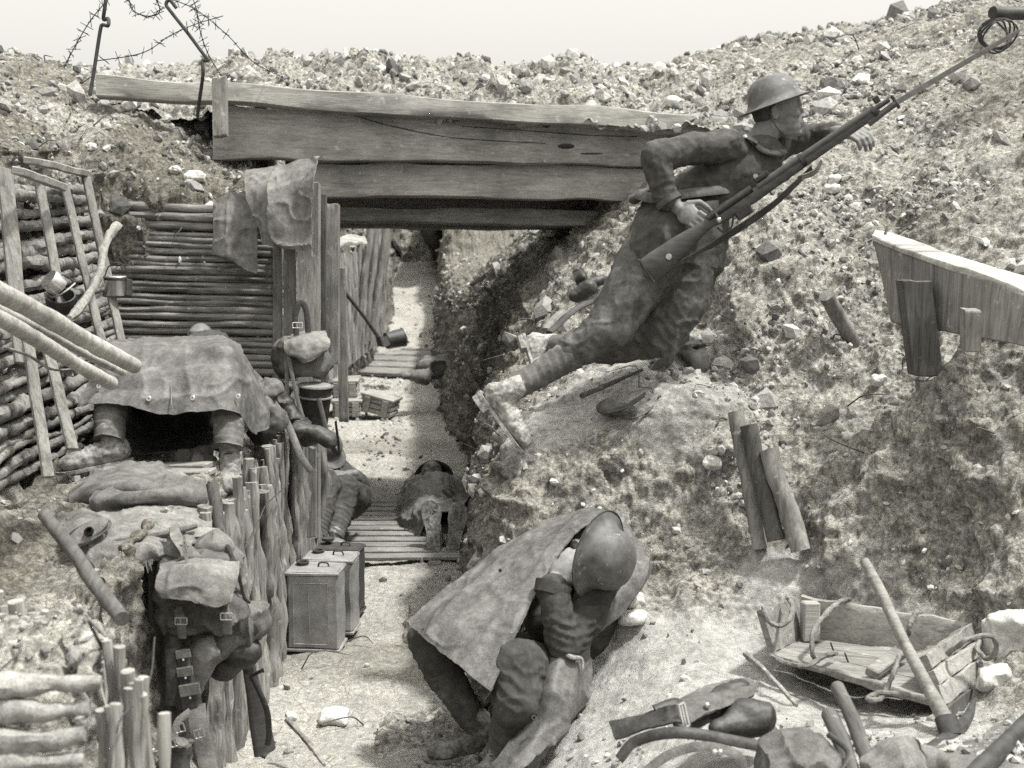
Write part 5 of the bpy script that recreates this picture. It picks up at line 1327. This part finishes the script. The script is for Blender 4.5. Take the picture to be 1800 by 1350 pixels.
part('welt', tube([P(153, 937, 4.37)+axp*.004+unit(xd)*math.cos(t)*.080+.0345*math.sin(t)*np.cross(axp, unit(xd-axp*np.dot(xd, axp))) for t in np.linspace(0, 2*math.pi, 30)], .0035, 6, 60), M_SACKD, gm)
part('hole', lathe([(.016, .010), (.0165, .017), (.012, .018), (.011, .010), (.001, .010)], P(160, 938, 4.355), axp, 20), M_HOLE, gm)
solo('cloth_cap', cloth(pix([[(118, 905, 4.55), (140, 898, 4.6), (165, 905, 4.6)], [(112, 928, 4.42), (145, 912, 4.44), (185, 915, 4.5)], [(122, 945, 4.38), (145, 932, 4.40), (180, 925, 4.46)]]), 24, 30, .006, .010, 10, 85), M_SACKD, 'stiff turned-up cloth flap beside the oval leather pad', 'cloth')
solo('rag', softblob([capsule(P(318, 808, 5.5), P(360, 800, 5.55), .025, .04), capsule(P(345, 812, 5.45), P(372, 812, 5.5), .03, .028)], .012, 14, 86, .006), M_SACKD, 'small crumpled rag beside the right boot of the covered man', 'rag')
for i in range(4):
    solo('bench_plank', plank(G(150+i*6, 800+i*12)+[0, 0, .012], G(360+i*4, 800+i*12)+[0, 0, .012], .075, .022, (0, 0, 1), .004, 870+i), M_CRATE, ['rearmost bench floor plank, under the boots of the covered man', 'second bench floor plank from the back, before the covered man', 'third bench floor plank from the back, before the covered man', 'front bench floor plank, nearest the folded sack'][i], 'plank', 'planks on the floor of the bench')
# --- big pack hanging at the bench corner
bp = thing('webbing_pack', 'large canvas pack with a broad flap and buckled strap hanging at the bench corner', 'pack', P(350, 1110, 4.25))
part('body', softblob([bevbox(P(352, 1035, 4.38), (cam_x, CF, cam_u), (.115, .10, .115), .02), bevbox(P(365, 1080, 4.33), (cam_x+.15*cam_u, CF, cam_u), (.105, .08, .05), .02), sph(P(375, 968, 4.47), (.07, .07, .05), 12), capsule(P(320, 1092, 4.29), P(425, 1078, 4.3), .035, .035)], .012, 12, 91, .007, [(P(350, 1090, 4.25), .15, (.3, 0, 1), .012, .05)]), M_WEB, bp)
part('flap', cloth(pix([[(281, 992, 4.27), (330, 981, 4.26), (380, 983, 4.27), (419, 990, 4.29)], [(277, 1010, 4.20), (330, 1003, 4.185), (385, 1005, 4.19), (420, 1006, 4.22)],
    [(274, 1032, 4.18), (325, 1034, 4.17), (382, 1038, 4.17), (412, 1034, 4.20)], [(284, 1050, 4.18), (330, 1056, 4.16), (374, 1067, 4.16), (405, 1059, 4.19)]]), 54, 64, .007, .015, 8, 92), M_WEBL, bp)
part('strap', cloth(pix([[(262, 944, 4.36), (290, 952, 4.30), (322, 958, 4.26), (345, 962, 4.28)], [(263, 966, 4.35), (290, 974, 4.29), (322, 982, 4.25), (345, 985, 4.27)]]), 6, 30, .005, .003, 8, 93, edge=0), M_WEB, bp)
part('strap', cloth(pix([[(302, 920, 4.45), (312, 916, 4.44)], [(300, 945, 4.30), (320, 940, 4.30)], [(318, 975, 4.24), (352, 975, 4.26)], [(305, 988, 4.26), (368, 992, 4.28)]]), 24, 8, .005, .004, 8, 94, edge=0), M_WEBL, bp)
part('strap', cloth(pix([[(310, 930, 4.5), (350, 930, 4.48), (385, 932, 4.5)], [(310, 945, 4.46), (350, 946, 4.44), (385, 945, 4.46)]]), 6, 26, .005, .004, 8, 95, edge=0), M_WEBL, bp)
buckle(bp, P(326, 967, 4.215), P(336, 967, 4.2)-P(326, 967, 4.2)+.2*cam_u, cam_u-.2*cam_x, .0175, .026, .0032)
part('side_pocket', softblob([sph(P(378, 962, 4.40), (.06, .05, .05), 12)], .009, 14, 96, .007), M_WEBL, bp)
for (x, y) in ((318, 1100), (398, 1092)):
    part('strap', strap([P(x-6, y-30, 4.22), P(x, y-8, 4.19), P(x+2, y+22, 4.2)], .015, .25), M_WEB, bp)
    buckle(bp, P(x, y-8, 4.175), cam_x, cam_u, .018, .010, .002, M_BRASS)
part('drawstring', tube([P(400, 960, 4.36), P(412, 985, 4.3), P(420, 1010, 4.28), P(428, 1045, 4.3), P(440, 1060, 4.3)], .006, 6, 26, rough=.4), M_WEBD, bp)
rl = thing('blanket_roll', 'rolled blanket with a pale folded corner slung below the canvas pack', 'blanket', P(400, 1190, 4.35))
part('roll', softblob([capsule(P(356, 1145, 4.36), P(448, 1090, 4.42), .060, .058), capsule(P(345, 1160, 4.36), P(352, 1180, 4.36), .04, .02)], .012, 12, 101, .006, [(P(400, 1115, 4.3), .2, P(448, 1090, 4.4)-P(356, 1145, 4.3), .006, .09)]), M_SACKD, rl)
part('corner', cloth(pix([[(325, 1145, 4.32), (350, 1125, 4.28), (375, 1118, 4.28)], [(316, 1172, 4.28), (345, 1158, 4.24), (385, 1150, 4.25)], [(330, 1200, 4.27), (352, 1185, 4.25), (386, 1158, 4.27)], [(352, 1216, 4.28), (362, 1200, 4.28), (380, 1170, 4.3)]]), 34, 34, .006, .006, 10, 102), M_SACK, rl)
for f in (.72, .9):
    c = P(356, 1145, 4.36)*(1-f)+P(448, 1090, 4.42)*f; a_ = unit(P(448, 1090, 4.42)-P(356, 1145, 4.36))
    part('strap', lathe([(.062, -.008), (.065, -.008), (.065, .008), (.062, .008)], c, a_, 24), M_WEBD, rl)
part('pouch', softblob([sph(P(425, 1150, 4.4), (.07, .05, .055), 12), sph(P(395, 1175, 4.4), (.05, .04, .04), 10)], .007, 12, 103, .007), M_WEBD, rl)
wb = thing('ammunition_pouches', 'dark webbing belt with ammunition pouches dangling below the blanket roll', 'pouches', P(335, 1340, 4.1))
for i, (x, y, w_, h_, d_) in enumerate(((322, 1158, .022, .032, 4.2), (326, 1190, .024, .034, 4.19), (334, 1225, .030, .042, 4.17), (328, 1235, .02, .04, 4.2))):
    part('pouch', bevbox(P(x, y, d_), (cam_x+.15*cam_u, CF, cam_u-.15*cam_x), (w_, .02, h_), .008, (4, 2, 4), .002, 110+i), M_WEBD, wb)
    part('pouch_flap', bevbox(P(x, y-h_*280, d_-.022), (cam_x+.15*cam_u, CF, cam_u-.15*cam_x), (w_*1.05, .004, h_*.42), .003, (3, 1, 2), .002, 114+i), M_WEB, wb)
    part('stud', sph(P(x, y+2, d_-.026), .0045, 8), M_BRASS, wb)
part('strap', strap([P(345, 1240, 4.16), P(350, 1280, 4.12), P(360, 1320, 4.1), P(372, 1372, 4.05)], .028, .16), M_WEB, wb)
part('strap', strap([P(335, 1250, 4.15), P(312, 1270, 4.12), P(308, 1300, 4.1), P(325, 1312, 4.08), P(338, 1300, 4.1)], .011, .3), M_WEB, wb)
part('strap', strap([P(300, 1140, 4.2), P(302, 1190, 4.18), P(300, 1240, 4.18)], .018, .2), M_WEBD, wb)
part('tag', lathe([(.001, -.003), (.02, -.003), (.021, 0), (.02, .003), (.001, .003)], P(320, 1304, 4.06), (.3, -.8, .4), 16, None, .6), M_WEBL, wb)
for (x, y) in ((316, 1280), (350, 1290), (308, 1305)): buckle(wb, P(x, y, 4.08), cam_x+.3*cam_u, cam_u-.3*cam_x, .014, .012, .0025)
part('cord', tube([P(270, 1322, 4.1), P(290, 1318, 4.1), P(312, 1305, 4.1)], .0035, 6, 12), M_BAG, wb)
solo('hanging_coat', cloth(pix([[(272, 950, 4.5), (300, 955, 4.45), (330, 960, 4.45)], [(276, 1090, 4.35), (305, 1095, 4.3), (335, 1100, 4.32)], [(282, 1210, 4.28), (306, 1215, 4.25), (330, 1225, 4.28)], [(285, 1370, 4.2), (305, 1375, 4.18), (325, 1380, 4.22)]]), 60, 26, .008, .02, 7, 121, (0, 0, 1)), M_WEBD, 'dark cloth hanging straight down behind the pack at the bench corner', 'cloth')
bq = post(273, 24, 955, 1352, 4.32, M_WZD, 'dark upright board filling the shaded gap at the end of the bench behind the hanging pack', .04)  # dark board added to paint the shade of the gap
r2 = thing('rifle', 'rifle leaning butt down against the brushwood sticks below the blanket roll', 'rifle', P(465, 1322, 4.75))
part('butt', tube([P(436, 1165, 4.66), P(446, 1215, 4.7), P(456, 1270, 4.74), P(466, 1322, 4.76)], [.024, .03, .04, .044], 16, 26, flat=.5, up=(1, -1, 0)), M_STOCK, r2)
part('barrel', tube([P(430, 1130, 4.6), P(438, 1180, 4.66)], .016, 12, 6), M_STEEL, r2)
part('bolt', tube([P(440, 1190, 4.62), P(458, 1180, 4.6), P(464, 1178, 4.6)], [.006, .006, .009], 8, 10), M_STEEL, r2)
part('butt_plate', tube([P(462, 1322, 4.76), P(470, 1326, 4.76)], .03, 12, 4, flat=.5), M_IRON, r2)
part('sling', strap([P(444, 1190, 4.66), P(468, 1245, 4.66), P(473, 1290, 4.7), P(470, 1310, 4.72)], .010, .3), M_WEBD, r2)
# --- petrol tins
def tin(c, yaw, w_, dp, h, label, cap=True, mat=M_TIN):
    t = thing('petrol_tin', label, 'petrol tin', (c[0], c[1], c[2]), 'tins standing beside the brushwood sticks')
    x = np.array([math.cos(yaw), math.sin(yaw), 0]); y = np.array([-math.sin(yaw), math.cos(yaw), 0]); z = np.array([0, 0, 1.])
    c = np.asarray(c, float)
    part('body', bevbox(c+z*h/2, (x, y, z), (w_/2, dp/2, h/2-.012), .01, (8, 5, 12), .005, int(c[1]*99)), mat, t)
    for zz in (.006, h-.012): part('rim', bevbox(c+z*(zz+.002), (x, y, z), (w_/2+.004, dp/2+.004, .007), .003, (3, 3, 1), .0015, 7), mat, t)
    part('top', bevbox(c+z*(h-.004), (x, y, z), (w_/2-.002, dp/2-.002, .006), .004, (4, 3, 1), .003, 8), mat, t)
    m = MB(); f = c-y*(dp/2+.001)
    a, b, lo, hi = -w_*.36, w_*.3, h*.1, h*.86
    for p_, q_2 in (((a, lo), (a, hi)), ((b, lo), (b, hi)), ((a, lo), (b, lo)), ((a, hi), (b, hi)), ((a*.15, lo+.1*h), (a*.2, hi))):
        m.add(tube([f+x*p_[0]+z*p_[1], f+x*q_2[0]+z*q_2[1]], .0022, 6, 6, rough=.3, rfreq=50))
    part('embossed_frame', m.vf(), mat, t)
    cc = c-x*w_*.28+y*dp*.2+z*h
    part('filler_neck', lathe([(.026, 0), (.028, .012), (.03, .016), (.026, .018), (.02, .016), (.018, .006), (.001, .006)] if cap else [(.012, 0), (.012, .02), (.03, .022), (.03, .034), (.001, .036)], cc, z, 20), M_IRON, t)
    part('handle', tube([c+x*w_*.05+z*(h+.003), c+x*w_*.08+z*(h+.02), c+x*w_*.22+z*(h+.02), c+x*w_*.26+z*(h+.003)], .004, 6, 16), M_IRON, t)
    return t
tin((-.875, 5.92, .01), -.08, .235, .17, .365, 'nearest petrol tin, tallest and foremost, with its filler ring open')
tin((-.845, 6.20, .0), -.10, .235, .16, .355, 'middle petrol tin, partly hidden behind the nearest one')
tin((-.84, 6.46, .0), -.12, .22, .15, .33, 'farthest petrol tin, darkest, with a raised stopper', False, M_IRON)
# --- far boxes and shovel
def crate(c, sx, sy, sz, yaw, tilt, label, mat=M_WX, name='ammunition_box'):
    t = thing(name, label, 'box', c)
    R = Matrix.Rotation(yaw, 3, 'Z') @ Matrix.Rotation(tilt, 3, 'Y')
    A_ = [np.array(R @ Vector(v)) for v in ((1, 0, 0), (0, 1, 0), (0, 0, 1))]; c = np.asarray(c, float)
    for k in range(3): part('side_board', bevbox(c+A_[2]*(sz*(k+.5)/3), A_, (sx/2, sy/2, sz/6-.004), .006, (4, 3, 1), .003, k), mat, t)
    part('lid', bevbox(c+A_[2]*(sz+.01), A_, (sx/2+.012, sy/2+.012, .012), .004, (4, 3, 1), .003, 5), mat, t)
    for s_ in (-1, 1): part('batten', bevbox(c+A_[0]*s_*sx*.3-A_[1]*(sy/2+.008)+A_[2]*sz/2, A_, (.03, .01, sz/2), .003), mat, t)
    return t
g1 = G(607, 640)
dB = float(np.dot(P(607, 640, 12.5)-CP, CF))
crate(P(609, 641, 12.6)*[1, 1, 0]+[0, 0, .03], .26, .4, .13, .1, 0, 'lower of two ammunition boxes stacked at the foot of the far brushwood wall')
crate(P(607, 641, 12.75)*[1, 1, 0]+[0, 0, .19], .24, .36, .13, .05, 0, 'upper of two ammunition boxes stacked at the foot of the far brushwood wall')
crate(P(664, 641, 12.6)*[1, 1, 0]+[0, 0, .04], .30, .25, .15, -.25, .22, 'tipped ammunition box lying open on the floor beside the stacked pair')
sh = thing('shovel', 'long-handled shovel leaning against the far brushwood wall', 'shovel', P(674, 606, 12.9))
part('handle', tube([P(602, 508, 12.6), P(640, 556, 12.7), P(670, 600, 12.8)], .019, 10, 16), M_IRON, sh)
part('grip', tube([P(596, 512, 12.6), P(606, 504, 12.6)], .022, 8, 6), M_WZD, sh)
part('blade', cloth([[P(660, 590, 12.7), P(668, 592, 12.65), P(680, 590, 12.7)], [P(664, 608, 12.7), P(674, 610, 12.64), P(686, 606, 12.7)]], 12, 12, .006, .0, 5, 3, edge=0), M_IRON, sh)
pl_ = thing('pail', 'small dark pail lying beyond the shovel on the trench floor', 'pail', P(697, 605, 14))
part('body', lathe([(.001, -.1), (.09, -.1), (.10, .1), (.092, .1), (.08, -.08), (.001, -.08)], P(694, 596, 14.6), (.9, .5, .15), 20), M_WEBD, pl_)
part('rim', lathe([(.1, .095), (.106, .097), (.106, .104), (.098, .104)], P(694, 596, 14.6), (.9, .5, .15), 20), M_TIN, pl_)
solo('stuffed_sack', softblob([capsule(P(748, 648, 12.9), P(800, 640, 13), .09, .13), sph(P(735, 660, 12.75), (.16, .1, .045), 12)], .028, 7, 131, .014), M_SACKD, 'muddy stuffed sack slumped against the right wall of the far trench', 'sack')
solo('tin_roof_sheet', quadboard(P(560, 420, 10), P(640, 412, 10.8), P(646, 424, 10.3), P(592, 432, 9.6), .02, 12, 4, .01, 3), M_BAG, 'pale crooked sheet lying on the bank top behind the short squared post', 'sheet')
# --- things lying on the fire step
cp = thing('cloth_cap', 'limp cloth cap with a stiff dark peak lying on the fire step below the lookout', 'cap', G(1095, 735))
dC = Gd(1095, 735)
part('crown', softblob([sph(P(1085, 718, dC), (.075, .07, .028), 14), capsule(P(1065, 712, dC), P(1110, 728, dC), .028, .025)], .012, 14, 141, .005), M_WEB, cp)
part('peak', cloth(pix([[(1070, 722, dC-.07), (1100, 712, dC-.08), (1135, 690, dC-.03)], [(1066, 728, dC-.09), (1098, 720, dC-.12), (1133, 698, dC-.08)]]), 8, 24, .006, .002, 9, 142, edge=0), M_WEBD, cp)
part('strap', tube([P(1110, 735, dC-.06), P(1130, 728, dC-.05), P(1148, 712, dC-.02), P(1140, 702, dC)], .008, 8, 20, flat=.5), M_SACKD, cp)
gq = G(1212, 632); dq = Gd(1212, 632)
solo('rag', softblob([capsule(P(1196, 612, dq), P(1228, 632, dq-.05), .035, .03), capsule(P(1200, 600, dq+.05), P(1226, 606, dq+.05), .03, .025)], .014, 13, 144, .006), M_WEB, 'crumpled cloth by the knee of the kneeling lookout', 'rag')
lt = thing('leather_case', 'open dark leather case and strap behind the thigh of the lookout', 'leather case', P(1030, 530, 6.6))
part('flap', cloth(pix([[(1008, 478, 6.7), (1018, 474, 6.6), (1030, 480, 6.6)], [(1012, 492, 6.55), (1026, 486, 6.5), (1034, 496, 6.55)], [(1018, 510, 6.6), (1030, 512, 6.55), (1036, 505, 6.6)]]), 20, 20, .01, .004, 9, 145), M_WEBD, lt)
part('case', softblob([capsule(P(1012, 520, 6.5), P(1034, 506, 6.5), .035, .04), capsule(P(1034, 498, 6.55), P(1060, 492, 6.6), .025, .02)], .006, 12, 146, .006), M_WEBD, lt)
sc2 = thing('scabbard', 'pair of dark scabbards lying beside the boots of the lookout', 'scabbard', P(1000, 570, 6.1))
part('sheath', tube([P(965, 585, 6.0), P(1010, 545, 6.2), P(1040, 530, 6.3)], .018, 8, 16, flat=.6), M_WEBD, sc2)
part('sheath', tube([P(960, 580, 6.15), P(975, 560, 6.2), P(990, 548, 6.25)], .022, 8, 16, flat=.6), M_WEBL, sc2)
# --- the broken crate
def PC(x, y, d): return P(x, y, d-.06)
cr_ = thing('crate', 'broken open-fronted wooden crate with rope handles on the right bank', 'crate', PC(1530, 1180, 4.55))
FL, BL, BR_, FR_ = PC(1362, 1148, 4.66), PC(1412, 1120, 4.98), PC(1708, 1160, 4.72), PC(1630, 1228, 4.32)
zup = unit(np.cross(BL-FL, FR_-FL)); zup *= np.sign(zup[2])
dz = np.array([0, 0, .022])
def hexa(a, b, c, d, t_, seed=0, name='board', mat=M_CRATE):
    """board with top corners a b c d and thickness vector t_"""
    return part(name, quadboard(a, b, c, d, t_, 14, 6, .003, seed, .003), mat, cr_)
m_ = MB()
for i in range(3):
    f0, f1 = i/3+.006, (i+1)/3-.006
    a, b = FL*(1-f0)+BL*f0, FR_*(1-f0)+BR_*f0; c, d = FR_*(1-f1)+BR_*f1, FL*(1-f1)+BL*f1
    q4 = [a, b, c, d]; V8 = [v-zup*.018 for v in q4]+q4
    part('bottom_board', box8(V8), M_CRATE, cr_, autosmooth=20)
hexa(PC(1408, 1048, 5.0), PC(1712, 1096, 4.74), PC(1708, 1160, 4.74), PC(1412, 1124, 5.0), .022, 1, 'back_board', M_WX)
hexa(PC(1340, 1072, 4.66), PC(1406, 1050, 4.98), PC(1412, 1122, 4.98), PC(1362, 1148, 4.66), .022, 2, 'end_board', M_CRATE)
part('side_stub', quadboard(PC(1356, 1146, 4.63), PC(1634, 1226, 4.28), PC(1634, 1240, 4.28), PC(1358, 1160, 4.63), .02, 30, 3, .004, 4, .003), M_CRATE, cr_)
hexa(PC(1628, 1148, 4.36), PC(1712, 1094, 4.72), PC(1722, 1118, 4.72), PC(1640, 1176, 4.34), .05, 5, 'end_slat', M_CRATE)
hexa(PC(1642, 1178, 4.31), PC(1730, 1122, 4.66), PC(1736, 1146, 4.66), PC(1652, 1205, 4.29), .04, 6, 'end_slat', M_WX)
hexa(PC(1650, 1206, 4.27), PC(1735, 1150, 4.62), PC(1740, 1184, 4.62), PC(1662, 1240, 4.25), .03, 7, 'end_slat', M_WX)
hexa(PC(1668, 1242, 4.24), PC(1734, 1192, 4.58), PC(1730, 1222, 4.58), PC(1674, 1275, 4.22), .02, 8, 'end_slat', M_WZD)
part('loose_batten', plank(PC(1532, 1184, 4.42), PC(1594, 1138, 4.66), .045, .03, (0, -.5, 1), .002, 9), M_CRATE, cr_)
part('corner_block', bevbox(PC(1424, 1092, 4.9), (cam_x, CF, cam_u), (.03, .03, .07), .006, (2, 2, 3), .002, 3), M_WX, cr_)
ROPE = cloth_mat('rope', .16, 300, .5, .1)
for pts in ([(1343, 1068, 4.62), (1350, 1090, 4.56), (1372, 1100, 4.55), (1390, 1085, 4.58), (1392, 1062, 4.7), (1384, 1050, 4.8)],
            [(1436, 1166, 4.6), (1428, 1145, 4.55), (1430, 1110, 4.6), (1455, 1075, 4.75), (1480, 1056, 4.9), (1494, 1054, 4.95)],
            [(1352, 1152, 4.58), (1385, 1166, 4.5), (1420, 1170, 4.45), (1445, 1155, 4.5), (1470, 1148, 4.6)],
            [(1596, 1124, 4.6), (1600, 1096, 4.6), (1612, 1074, 4.7)], [(1665, 1150, 4.4), (1700, 1125, 4.35), (1740, 1118, 4.4), (1752, 1140, 4.45), (1735, 1158, 4.5), (1718, 1140, 4.55), (1722, 1128, 4.6)],
            [(1582, 1150, 4.4), (1570, 1185, 4.3), (1556, 1215, 4.25), (1545, 1230, 4.2), (1525, 1228, 4.2), (1545, 1218, 4.22), (1600, 1222, 4.2)]):
    part('rope_handle', tube([PC(*c) for c in pts], .0085, 8, 60, rough=.3, rfreq=90), ROPE, cr_)
for c in ((1460, 1130, 4.7), (1485, 1148, 4.62)): part('nail', tube([PC(*c), PC(c[0]+6, c[1]+16, c[2]+.02)], .003, 6, 4), M_IRON, cr_)
# pick
pi_ = thing('pickaxe', 'pickaxe with a thick wooden handle leaning across the broken crate', 'pickaxe', P(1665, 1300, 3.95))
part('handle', tube([P(1519, 986, 4.42), P(1548, 1040, 4.34), P(1590, 1130, 4.2), P(1632, 1210, 4.08), P(1668, 1278, 3.98)], [.019, .021, .021, .024, .030], 14, 40, True, .05, 5, .85, (1, -.3, 0)), M_HAFT, pi_)
part('socket', tube([P(1662, 1262, 3.99), P(1674, 1296, 3.95)], .034, 12, 6, flat=.8), M_IRON, pi_)
part('pick_head', tube([P(1612, 1322, 3.86), P(1640, 1312, 3.88), P(1672, 1294, 3.95), P(1700, 1262, 4.05), P(1712, 1230, 4.12)], [.008, .019, .028, .018, .007], 8, 24, flat=.7), M_IRON, pi_)
# --- gear in the near right corner
ge = thing('belt_and_pouches', 'leather belt with buckle and pouches lying on the chalk in front of the crate', 'belt', P(1240, 1270, 3.75))
part('pouch', softblob([capsule(P(1205, 1262, 3.72), P(1300, 1215, 3.85), .042, .04), sph(P(1310, 1262, 3.75), (.075, .06, .055), 14), capsule(P(1262, 1280, 3.68), P(1335, 1262, 3.75), .03, .04)], .005, 10, 151, .006), M_WEBD, ge)
part('flap', cloth(pix([[(1180, 1238, 3.74), (1240, 1208, 3.86), (1318, 1192, 3.95)], [(1178, 1262, 3.66), (1240, 1228, 3.73), (1328, 1205, 3.84)], [(1192, 1282, 3.64), (1245, 1255, 3.68), (1325, 1222, 3.78)]]), 26, 46, .007, .005, 9, 152), M_WEB, ge)
part('strap', cloth(pix([[(1070, 1268, 3.8), (1140, 1255, 3.74), (1190, 1240, 3.68)], [(1080, 1300, 3.74), (1150, 1280, 3.66), (1200, 1272, 3.62)]]), 8, 30, .006, .006, 8, 153), M_WEBD, ge)
part('strap', strap([P(1088, 1335, 3.6), P(1120, 1302, 3.6), P(1200, 1288, 3.55), P(1330, 1310, 3.6)], .016, .3, (0, -.5, 1), 40), M_WEBD, ge)
part('strap', strap([P(1130, 1360, 3.5), P(1180, 1325, 3.5), P(1240, 1312, 3.5), P(1300, 1330, 3.5), P(1310, 1370, 3.5)], .015, .3, (0, -.5, 1), 40), M_WEB, ge)
part('loop', strap([P(1150, 1245, 3.72), P(1190, 1232, 3.75), P(1200, 1255, 3.7), P(1170, 1268, 3.65)], .012, .3, (0, -.5, 1)), M_WEBD, ge)
buckle(ge, P(1203, 1258, 3.63), (.5, 0, .3), (.2, -.3, -.9), .008, .03, .004)
part('stud', sph(P(1243, 1240, 3.685), .009, 10), M_BRASS, ge); part('stud', sph(P(1256, 1322, 3.48), .008, 10), M_BRASS, ge); part('stud', sph(P(1266, 1322, 3.48), .008, 10), M_BRASS, ge)
hb = thing('haversack', 'rounded canvas haversack lying at the bottom edge beside the two tool handles', 'haversack', P(1400, 1340, 3.6))
part('body', softblob([bevbox(P(1395, 1340, 3.62), ((.95, -.2, .1), (.2, .9, .1), (0, -.3, 1)), (.085, .09, .05), .02), sph(P(1400, 1335, 3.62), (.11, .10, .065), 18), sph(P(1445, 1345, 3.6), (.07, .09, .05), 14)], .013, 10, 155, .006, [(P(1400, 1310, 3.55), .14, (.8, 0, .6), .012, .07)]), M_WEB, hb)
part('strap', strap([P(1455, 1290, 3.6), P(1490, 1320, 3.55), P(1480, 1350, 3.5), P(1450, 1375, 3.5)], .008, .4), M_WEBD, hb)
for (a0, b0, r, lb, sd) in (((1472, 1208, 3.95), (1545, 1375, 3.45), .021, 'longer of the two thick tool handles beside the rounded haversack', 161), ((1458, 1256, 3.85), (1516, 1400, 3.4), .024, 'shorter, darker tool handle between the haversack and the longer handle', 162)):
    stake(P(*a0), P(*b0), r, M_HAFTD, lb, sd, name='tool_handle', n=14, rough=.05, cat='handle')
solo('canvas_bundle', softblob([capsule(P(1560, 1345, 3.55), P(1640, 1352, 3.6), .055, .04), sph(P(1572, 1352, 3.5), (.09, .08, .045), 14)], .014, 10, 165, .006, [(P(1590, 1335, 3.5), .15, (.5, 0, .8), .012, .06)]), M_WEBL, 'pale rounded canvas bundle at the bottom edge right of the tool handles', 'canvas')
solo('ground_sheet', cloth(pix([[(1600, 1310, 3.9), (1680, 1300, 3.95), (1770, 1262, 4.1), (1840, 1240, 4.2)], [(1590, 1345, 3.7), (1680, 1335, 3.7), (1770, 1310, 3.8), (1840, 1290, 3.9)], [(1580, 1400, 3.5), (1680, 1390, 3.5), (1770, 1380, 3.5), (1840, 1370, 3.5)]]), 40, 60, .004, .010, 7, 166), M_TARPD, 'dark groundsheet spread in the bottom right corner', 'groundsheet')
stake(P(1690, 1385, 3.45), P(1815, 1262, 3.9), .026, M_STOCK, 'dark round pole lying across the groundsheet in the bottom right corner', 168, name='wooden_pole', n=14, rough=.03, cat='pole')
# --- single stones
def stone(px, py, w_, label, seed, flat=.65, lift=.25):
    c = G(px, py); d = float(np.dot(c-CP, CF)); r = w_/2*d/FPX
    v = sph((0, 0, 0), (1, .9, flat), 14); V = v[0]
    V = V*(1+.35*fbm(V, 1.3, 3, seed)[:, None]); V = np.clip(V, -.85, .85)*r
    V2, F, N = fuse([(V, v[1])], max(.004, r/12), 1)
    V2 = V2+N*(.04*r*fbm(V2, 30, 3, seed))[:, None]
    o = link_mesh('stone', V2+c+[0, 0, r*lift], F, M_STONE, None, True, attr={'tone': np.ones(len(V2))})
    recenter(o, c); tag(o, label, 'stone'); return o
stone(587, 1268, 62, 'largest flat chalk stone on the floor near the bottom edge', 1, .45)
stone(512, 1262, 26, 'rounded stone at the foot of the brushwood sticks by the gnarled branch', 2)
stone(1466, 318, 30, 'upper of two white stones on the slope right of the lookout rifle', 3)
stone(1462, 336, 32, 'lower of two white stones on the slope right of the lookout rifle', 4)
stone(1184, 184, 36, 'white stone on the skyline between the plank and small stake', 5)
stone(1112, 1092, 62, 'flat pale stone on the ground just behind the sleeping man', 6, .4)
stone(1108, 1060, 60, 'dark wet stone under the bank behind the sleeping man', 7, .5).data.materials[0] = M_RUBBLE
stone(1490, 770, 30, 'lone stone on the slope right of the three stakes', 8)
stone(308, 302, 26, 'pale angular lump on the slope left of the plank bridge', 9)
stone(342, 316, 42, 'largest white lump on the slope left of the plank bridge', 10)
stone(1250, 818, 40, 'pale block embedded in the fire step front left of the stakes', 11)
stone(1545, 672, 34, 'pale stone lying below the thick dark post', 12)
stone(160, 262, 24, 'single white stone high on the left bank', 13)
stone(1780, 1130, 110, 'big chalk boulder behind the broken crate at the right edge', 14, .9)
stone(1745, 1200, 70, 'smaller chalk block beside the end of the broken crate', 15, .7)
